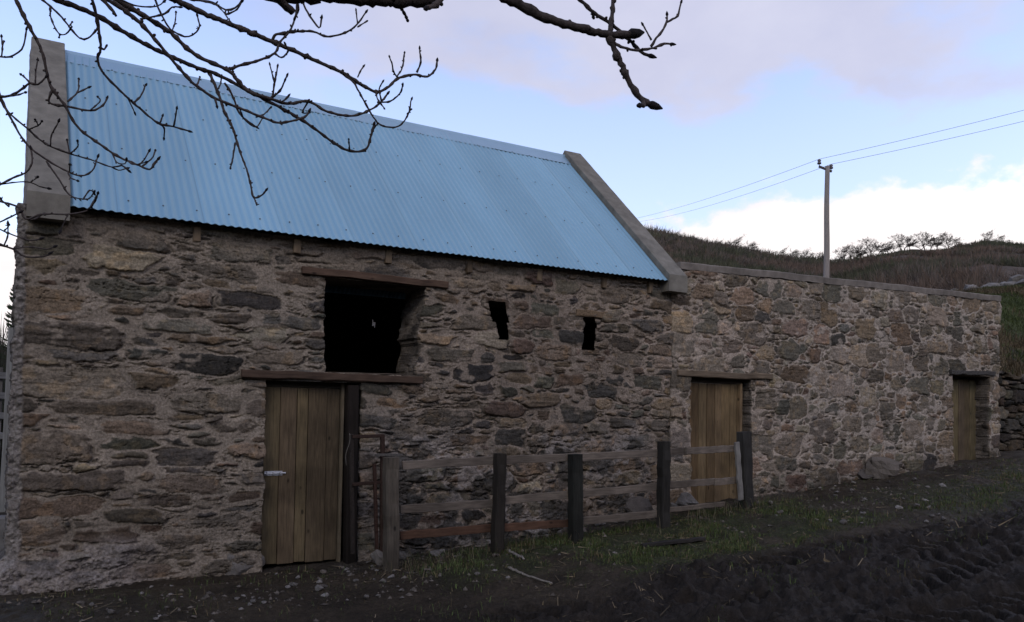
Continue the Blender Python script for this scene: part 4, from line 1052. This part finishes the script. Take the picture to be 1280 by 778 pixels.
def branch(main, d0, d1, w0, w1, subs=(), root=None, rootw=None, bud=True):
    if w0 < 12: w0 *= .86; w1 *= .9
    """main: traced points; d0,d1 distance of its ends; w widths in photo pixels; subs: (points, w0, w1)
    root: height on the trunk (or None: starts at another branch)"""
    mb = MB(); m = len(main)
    s = np.r_[0, np.cumsum(np.linalg.norm(np.diff(np.array(main, float), axis=0), axis=1))]; s /= s[-1]
    dep = d0+(d1-d0)*s
    pts = [deep(a_, b_, e) for (a_, b_), e in zip(main, dep)]
    P = smooth(pts)
    r0 = w0/2*d0/F; r1 = w1/2*d1/F
    if root is not None:
        t0 = trunk_at(root); st = pts[0]; dr = pts[0]-pts[1]; dr /= np.linalg.norm(dr); D_ = np.linalg.norm(st-t0)
        t_ = np.linspace(0, 1, max(8, int(D_/.04)))[:, None]
        c1 = t0+np.array([.15, 0, .45])*D_*.5; c2 = st+dr*D_*.4
        B = (1-t_)**3*t0+3*(1-t_)**2*t_*c1+3*(1-t_)*t_**2*c2+t_**3*st
        rw = rootw or r0*2.2; tt = t_[:, 0]
        mb.tube(B, (rw+(r0-rw)*tt)*(1+.12*(vn(tt*40, tt*0, 9)-.5)), 9, BK)
    knobby(mb, P, r0, r1, bud)
    full = np.array(main, float)
    for sub in subs:
        sp, a_, b_ = sub[0], sub[1], sub[2]
        q0 = np.array(sp[0], float); k = int(np.argmin(np.hypot(*(full-q0).T))); e0 = dep[k]; e1 = e0+(sub[3] if len(sub) > 3 else rb.uniform(-.12, .12))
        dd = np.linspace(e0, e1, len(sp))
        knobby(mb, smooth([deep(x_, y_, e) for (x_, y_), e in zip(sp, dd)], .009), .86*a_/2*e0/F, .86*b_/2*e1/F, True, 6)
    mb.build('branch', M['bark'], tree, True)
T3, T2 = 3.2, 2.6
branch([(60, -8), (71, 0), (117, 18), (160, 43), (198, 63.5), (246, 85), (266, 91), (285, 100), (304, 110), (330, 124), (360, 140), (390, 158.6), (417, 178.7), (437, 188.7), (457, 187), (463.7, 170), (467, 157)],
       3.0, 3.5, 8, 2.6, [([(304, 111), (337, 123.6), (343, 103.5), (347, 83.5)], 4, 2), ([(343, 104), (337.5, 82)], 2.5, 1.8), ([(337, 123.6), (350, 113.6), (358.5, 95)], 3, 2), ([(437, 188.7), (436, 175)], 2.4, 1.6), ([(463, 172), (468, 160), (471, 156)], 2.2, 1.6), ([(261, 90), (274, 120), (280.6, 140), (290.6, 160), (299, 187), (309, 214), (314, 234), (317, 247), (326, 245), (332, 239)], 4.5, 2.2), ([(317, 246), (321, 256)], 2.4, 1.8), ([(294, 179), (290.6, 200), (288, 210)], 2.6, 2.), ([(280.6, 103.5), (290.6, 120), (300.6, 143.6), (320, 158.6)], 3.6, 2.), ([(272, 113), (276, 104), (277, 95)], 2.4, 1.8)], 3.2)
branch([(104, -10), (115, 0), (121.5, 27), (126, 60), (122, 72), (127, 88.5), (150, 113.5), (173.7, 135), (197, 153.6), (217, 158.6), (235.5, 164)], 2.7, 2.9, 4.4, 2.2,
       [([(167, 128.6), (176, 120), (182, 107)], 2.6, 1.8), ([(217, 158.6), (219, 148), (221, 137)], 2.2, 1.6), ([(197, 153.6), (205, 160), (205, 172)], 2.4, 1.8), ([(126, 60), (130, 62), (133, 58)], 3, 2), ([(150, 113), (160, 124), (168, 140)], 2.2, 1.6), ([(200, 154), (203, 146)], 2, 1.5)], 3.4)
branch([(14, -16), (20, 0), (36.7, 33.4), (52, 63.5), (63.5, 107), (80, 130), (97, 158.6), (127, 182), (150, 197), (173.7, 207), (187, 212), (192, 206), (197, 200)], 2.5, 2.7, 5.2, 2.4,
       [([(65, 113), (62, 128.6), (87, 133.6), (113.6, 138.6), (128.6, 132), (133.6, 123.6)], 3.2, 2.2), ([(85, 127), (97, 115), (98.5, 100)], 2.6, 1.9), ([(97, 116), (110, 110)], 2.4, 1.8), ([(113, 138), (125, 127), (123, 122)], 2, 1.6), ([(173, 207), (180, 200), (186, 190)], 2.4, 1.8), ([(178, 208), (190, 198), (194, 189)], 2.4, 1.8), ([(160, 202), (168, 206), (182, 203)], 2., 1.6), ([(140, 191), (146, 203), (156, 205), (158, 200)], 2., 1.6)], 3.1)
branch([(44, -10), (53, 0), (63, 8), (80, 25), (87.5, 35), (100, 48), (110, 48), (121, 37)], 2.9, 2.95, 2.8, 2.2, [([(63, 9), (63.5, 22), (70, 37), (75, 43), (82, 43), (87, 38)], 2.4, 1.8), ([(86, 34), (90, 28)], 2, 1.6), ([(75, 43), (74, 47)], 2, 1.6)], 3.5, .012)
branch([(-10, 95), (0, 120), (13, 147), (33, 180), (58.5, 200), (83.5, 214), (100, 220), (115, 214), (122, 197)], 2.5, 2.6, 3.6, 1.8,
       [([(58, 202), (73.5, 224), (87, 244), (103.5, 249), (112, 248), (117, 241)], 2.4, 1.8), ([(104, 249), (112, 238), (117, 241)], 2, 1.6), ([(84, 214), (88, 222), (96, 226)], 1.8, 1.5), ([(87, 214), (87, 206)], 1.8, 1.5)], 2.5)
branch([(-8, 123), (0, 121), (13, 120), (30, 110), (37, 104), (47, 106), (57, 97)], 2.45, 2.45, 4.2, 2.2, [([(37, 104), (32, 98), (27, 94)], 2.4, 1.8), ([(13, 120), (22, 119), (31, 116)], 2.6, 2.), ([(44, 104), (45, 88), (47, 76)], 2.2, 1.6)], 2.45, .016)
branch([(2, 128), (10, 140), (33, 160), (57, 180), (87, 192), (113.6, 200), (140, 209), (152, 207), (160, 213)], 2.6, 2.7, 2.8, 1.8, [([(57, 180), (63, 182), (64, 170), (73, 153)], 2., 1.6), ([(36, 162), (48, 157), (52, 152)], 2., 1.6), ([(48, 157), (44, 150)], 1.8, 1.5), ([(87, 192), (85, 182), (84, 176)], 2., 1.6), ([(88, 192), (97, 184), (97, 177)], 2., 1.6), ([(140, 209), (148, 213), (158, 211)], 1.8, 1.5)], 2.6, .011)
branch([(-12, 236), (0, 231), (16, 222.5), (32, 216), (40, 204), (39, 187.5)], 2.4, 2.4, 3.2, 2., [([(0, 231), (20, 228), (38, 228), (48.6, 233), (59, 235.5)], 2., 1.6), ([(38, 228), (47, 222)], 1.6, 1.4)], 2.1, .014)
branch([(-12, 249), (0, 252), (24, 260), (32, 274), (54, 268), (86, 268), (108, 264), (114, 257), (119, 249)], 2.35, 2.4, 3.2, 1.8, [([(10, 254), (11, 259), (2, 250)], 2, 1.8), ([(110, 262), (117, 255), (122, 243)], 2.4, 2.2), ([(32, 274), (43, 274), (54, 268)], 2., 1.6), ([(86, 268), (82, 274), (76, 288)], 1.4, 1.2)], 2.15, .014)
branch([(-12, 284), (0, 278), (24, 266)], 2.3, 2.32, 2.4, 2., [], 2.0, .01)
branch([(-12, 282), (0, 287), (19, 295), (38, 301), (50, 299)], 2.3, 2.3, 2.2, 1.8, [([(5, 289), (10, 284), (11, 281)], 1.8, 1.5)], 1.95, .01)
branch([(-12, 301), (0, 306), (16, 311.6), (32, 321), (54, 321), (61, 318)], 2.2, 2.25, 3.4, 2., [([(16, 311), (40, 309), (58, 312), (67, 309)], 2., 1.6), ([(5, 307), (8, 300), (10, 293), (10, 282)], 2.2, 1.8)], 1.9, .015)
branch([(-14, 66), (0, 71), (13, 71), (27, 62), (31, 50), (33, 38)], 2.6, 2.6, 2.8, 2., [([(2, 71), (3, 58), (2, 47)], 2.2, 1.7), ([(3, 58), (5, 52)], 1.8, 1.5)], 2.9, .011)
branch([(140, -8), (150, 2), (175, 17), (188.5, 25), (213.6, 41), (233, 60), (252, 73), (285, 88), (296, 100), (310, 114), (337, 123.6), (360, 130), (385, 127), (410, 140), (440, 145), (463.7, 137), (477, 127), (484, 118)],
       2.9, 3.4, 7.5, 2.4, [([(285, 88), (300, 82), (320, 77), (343, 67), (350, 53), (363.5, 37), (370, 17), (371, 3)], 4.2, 2.6), ([(343, 67), (352, 72), (360, 64), (357, 56)], 2.6, 2.2), ([(175, 24), (188, 22), (206, 17), (215.5, 9), (223, 9)], 3.2, 2.2), ([(337, 123), (352, 127), (360, 121)], 3, 2.2), ([(385, 127), (378, 141), (385, 141)], 2.4, 1.8), ([(477, 127), (474, 112), (478, 103)], 2.4, 1.8), ([(472, 128), (487, 127), (500, 117), (503, 107)], 2.6, 2.)], 3.6)
branch([(138, 2), (150, 8.7), (175, 29), (194, 50), (212, 71), (227, 88.6), (246, 108), (269.5, 123), (304, 137), (330, 147.5), (350, 153.6), (380, 147), (386, 140)], 2.7, 3.0, 5.6, 2.6,
       [([(246, 108), (250, 97)], 2.4, 2.), ([(300, 137), (306, 150), (320, 159), (328, 148)], 2.2, 1.8), ([(269, 123), (271, 132)], 3, 2.4), ([(320, 147), (330, 143), (338, 135)], 2.4, 1.8)], 3.3)
branch([(205, -8), (227, 4), (260, 19), (294.5, 33), (340, 52), (367, 63.5), (400, 78.5), (430, 92), (450, 105), (470, 115), (484, 110), (497, 98.5), (517, 93.5), (534, 96), (544, 87), (546.5, 77)], 3.0, 3.6, 9, 2.4,
       [([(497, 97), (492, 90), (490, 80), (487, 72)], 2.4, 1.8), ([(497, 95), (503, 84), (505.5, 67)], 2.4, 1.8), ([(521, 91), (526, 78), (524.5, 62)], 2.6, 1.9), ([(425, 91), (440, 101), (447, 112), (457, 130), (467, 147), (477, 157), (497, 158.6), (510, 143.6), (514, 125)], 3., 2.), ([(447, 97), (450, 90), (454, 84)], 2, 1.8), ([(470, 115), (472, 124), (480, 135)], 2.4, 1.8), ([(340, 53), (343, 45), (352, 42), (387, 39), (410, 46), (433.6, 40), (447, 30), (457, 16)], 3.6, 2.2), ([(447, 30), (445, 14)], 2, 1.7), ([(447, 34), (458, 27)], 2, 1.7), ([(509, 143), (514, 137)], 2, 1.6)], 3.9)
branch([(190, -12), (194, 0), (200, 15), (210, 33), (217, 39.5), (231, 46), (240.5, 44), (249, 35), (247, 21)], 2.6, 2.6, 2.8, 2., [([(216, 36.6), (219, 27), (220, 16)], 2., 1.7), ([(247, 39), (250, 32)], 1.8, 1.5)], 4.0, .012)
branch([(145, -3), (156, 2), (173, 8), (196, 8), (204, 3)], 2.6, 2.6, 2.4, 1.8, [], 3.9, .01)
branch([(222, -6), (240, 0), (265, 3), (282, 12.5), (294, 10), (303, 0)], 2.5, 2.5, 2.6, 2.4, [([(250, 1), (272, 8), (290, 30)], 2., 1.6), ([(282, 13), (283, 18), (296, 12), (302, 3)], 2.4, 2.)], 4.2, .012)
branch([(120, -8), (128.6, 0), (138, 10), (145, 20)], 2.3, 2.3, 6, 3.6, [], 3.8, .016, False)
# the heavy limb across the top and its arms
branch([(300, -28), (340, -8), (400, -6), (450, -2), (500, 1), (534, 0), (557, -10), (600, -14), (630, -4), (667, 15), (700, 28), (733.6, 38), (760, 43), (787, 43)], 2.2, 2.5, 22, 8.5,
       [([(557, -10), (545, 6), (534, 10)], 12, 5), ([(500, 8), (506, 18), (509, 25)], 4, 3), ([(760, 43), (766, 57), (772, 72), (780, 87), (786, 102), (794, 115), (804, 126), (812, 130)], 8.5, 8, .05), ([(804, 126), (805, 132), (801, 132)], 6, 5), ([(762, 43), (765, 20), (767, -6)], 6, 5, .05), ([(762, 46), (770, 55), (780, 60), (797, 63), (817, 60), (830, 55), (838, 55)], 4.4, 3.2, .02), ([(814, 58), (820, 48), (827, 40), (833, 28), (834, 20)], 4, 2.6, .02), ([(834, 28), (841, 24), (847, 20), (851, 4)], 3, 2.4, .02), ([(814, 50), (809, 41), (804, 32)], 2.6, 2.2, .02)], 4.4, .07)
branch([(715, -10), (725, 0), (735, 9), (743.6, 17), (764, 30), (776, 40), (787, 50), (800, 63.5), (810, 70)], 2.5, 2.55, 5, 4.4, [([(740, 15), (742, 22)], 3.6, 3.)], 4.9, .03)
branch([(340, -14), (350, 0), (359, 10), (366, 16)], 2.2, 2.25, 13, 9, [], 4.3, .05, False)
branch([(376, -10), (378.5, 3), (387, 20), (398.5, 35), (401, 30), (402, 24)], 2.5, 2.5, 3, 2.2, [([(371, 0), (373, 12), (369, 22)], 3.4, 2.2)], 4.5, .012)

# ------------------------------------------------------------------ sky, sun, camera
SUN_EL, SUN_AZ = 34., -40.                   # soft light added from in front and the left, also aims the sky
w = bpy.data.worlds.new('World'); sc.world = w; w.use_nodes = True
nt = w.node_tree; N = nt.nodes; L = nt.links; N.clear()
def nd(t, **k):
    n = N.new(t)
    for a_, b_ in k.items(): setattr(n, a_, b_)
    return n
def mth(op, a_, b_=None, c_=None, clamp=False):
    n = nd('ShaderNodeMath', operation=op, use_clamp=clamp)
    for i, v in enumerate((a_, b_, c_)):
        if v is None: continue
        if isinstance(v, (int, float)): n.inputs[i].default_value = v
        else: L.new(v, n.inputs[i])
    return n.outputs[0]
def smo(x, a_, b_):
    n = nd('ShaderNodeMapRange', interpolation_type='SMOOTHSTEP')
    L.new(x, n.inputs['Value'])
    for k, v in (('From Min', a_), ('From Max', b_)):
        if isinstance(v, (int, float)): n.inputs[k].default_value = v
        else: L.new(v, n.inputs[k])
    return n.outputs[0]
def noise(vec, s, d=6, rg=.55, off=(0, 0, 0), scl=(1, 1, 1)):
    mp = nd('ShaderNodeMapping'); L.new(vec, mp.inputs[0]); mp.inputs['Location'].default_value = off; mp.inputs['Scale'].default_value = scl
    n = nd('ShaderNodeTexNoise'); n.inputs['Scale'].default_value = s; n.inputs['Detail'].default_value = d; n.inputs['Roughness'].default_value = rg
    L.new(mp.outputs[0], n.inputs['Vector']); return n.outputs['Fac']
def mixn(f_, a_, b_, mode='MIX'):
    n = nd('ShaderNodeMix', data_type='RGBA', blend_type=mode)
    for k, v in (('Factor', f_), ('A', a_), ('B', b_)):
        s = [i for i in n.inputs if i.name == k and (i.type == 'VALUE' if k == 'Factor' else i.type == 'RGBA')][0]
        if isinstance(v, (int, float)): s.default_value = v
        elif isinstance(v, tuple): s.default_value = (*v, 1)
        else: L.new(v, s)
    return [o for o in n.outputs if o.type == 'RGBA'][0]
sky = nd('ShaderNodeTexSky', sky_type='NISHITA'); sky.sun_disc = False
sky.sun_elevation = math.radians(SUN_EL); sky.sun_rotation = math.radians(SUN_AZ+180)
sky.air_density = 1.0; sky.dust_density = .6; sky.ozone_density = 1.5
tc = nd('ShaderNodeTexCoord'); sp = nd('ShaderNodeSeparateXYZ'); L.new(tc.outputs['Generated'], sp.inputs[0])
el = mth('MULTIPLY', mth('ARCSINE', sp.outputs['Z']), 57.2958)
az = mth('MULTIPLY', mth('ARCTAN2', sp.outputs['X'], sp.outputs['Y']), 57.2958)
STR = .15; EXPO = 1.
def rad(*c): return tuple(v/STR/2**EXPO for v in c)
V_ = tc.outputs['Generated']
base = mixn(1., sky.outputs[0], (1.12, .99, 1.07), 'MULTIPLY')
n1 = noise(V_, 7., 7, .55, (3, 1, 0), (1, 1, 1.6)); n2 = noise(V_, 3.2, 7, .55, (0, 5, 2), (1, 1, 2.2)); n3 = noise(V_, 16, 6, .6, (1, 1, 1), (1, 1, 1.5))
# low bright bank
edge = mth('ADD', mth('MULTIPLY', mth('SUBTRACT', n1, .5), 11.), mth('ADD', mth('MULTIPLY', smo(az, 33, 50), 4.3), 10.3))
edge = mth('ADD', edge, mth('MULTIPLY', mth('SUBTRACT', n3, .5), 5.))
bank = mth('SUBTRACT', 1., smo(el, mth('SUBTRACT', edge, .8), mth('ADD', edge, .9)))
# high lavender sheet to the right
e2 = mth('ADD', mth('MULTIPLY', mth('SUBTRACT', n2, .5), 22.), mth('SUBTRACT', 21.0, mth('MULTIPLY', smo(az, 22, 45), 2.2)))
high = mth('MULTIPLY', smo(el, mth('SUBTRACT', e2, .4), mth('ADD', e2, 2.2)), smo(az, 6, 24))
high = mth('MULTIPLY', high, smo(n2, .30, .50))
veil = mth('MULTIPLY', mth('SUBTRACT', 1., smo(el, 8., 34.)), .38)
c1 = mixn(veil, base, rad(.80, .86, .98))
cl_h = mixn(n1, rad(.54, .53, .69), rad(.82, .79, .88))
c2 = mixn(mth('MULTIPLY', high, .80), c1, cl_h)
cl_b = mixn(smo(n2, .35, .65), rad(1.05, .96, .96), rad(1.30, 1.25, 1.25))
c3 = mixn(bank, c2, cl_b)
bg = nd('ShaderNodeBackground'); bg.inputs['Strength'].default_value = STR; L.new(c3, bg.inputs['Color'])
ow = nd('ShaderNodeOutputWorld'); L.new(bg.outputs[0], ow.inputs[0])

sl = bpy.data.lights.new('fill_sun', 'SUN'); sl.energy = .52; sl.angle = math.radians(24); sl.color = (1, .90, .78)  # added fill light that lifts and warms the shaded front walls
so = bpy.data.objects.new('fill_sun', sl); col.objects.link(so)
a_ = math.radians(SUN_AZ); e_ = math.radians(SUN_EL)
dirv = Vector((math.sin(a_)*math.cos(e_), -math.cos(a_)*math.cos(e_), math.sin(e_)))
so.rotation_euler = dirv.to_track_quat('Z', 'Y').to_euler()

cd = bpy.data.cameras.new('camera'); cd.sensor_width = 36; cd.lens = 36*F/IW; cd.shift_y = (PPY-IH/2)/IW; cd.clip_end = 2000; cd.clip_start = .05
co = bpy.data.objects.new('camera', cd); col.objects.link(co)
from mathutils import Matrix
rx = RC.T @ np.array([1., 0, 0]); ry = RC.T @ np.array([0, -1., 0]); rz = RC.T @ np.array([0, 0, -1.])
co.matrix_world = Matrix(((rx[0], ry[0], rz[0], CAM[0]), (rx[1], ry[1], rz[1], CAM[1]), (rx[2], ry[2], rz[2], CAM[2]), (0, 0, 0, 1)))
sc.camera = co
sc.view_settings.view_transform = 'Standard'; sc.view_settings.look = 'None'; sc.view_settings.exposure = EXPO; sc.view_settings.gamma = 1
sc.render.engine = 'CYCLES'; sc.cycles.use_denoising = True
sc.cycles.max_bounces = 5; sc.cycles.diffuse_bounces = 3; sc.cycles.glossy_bounces = 3
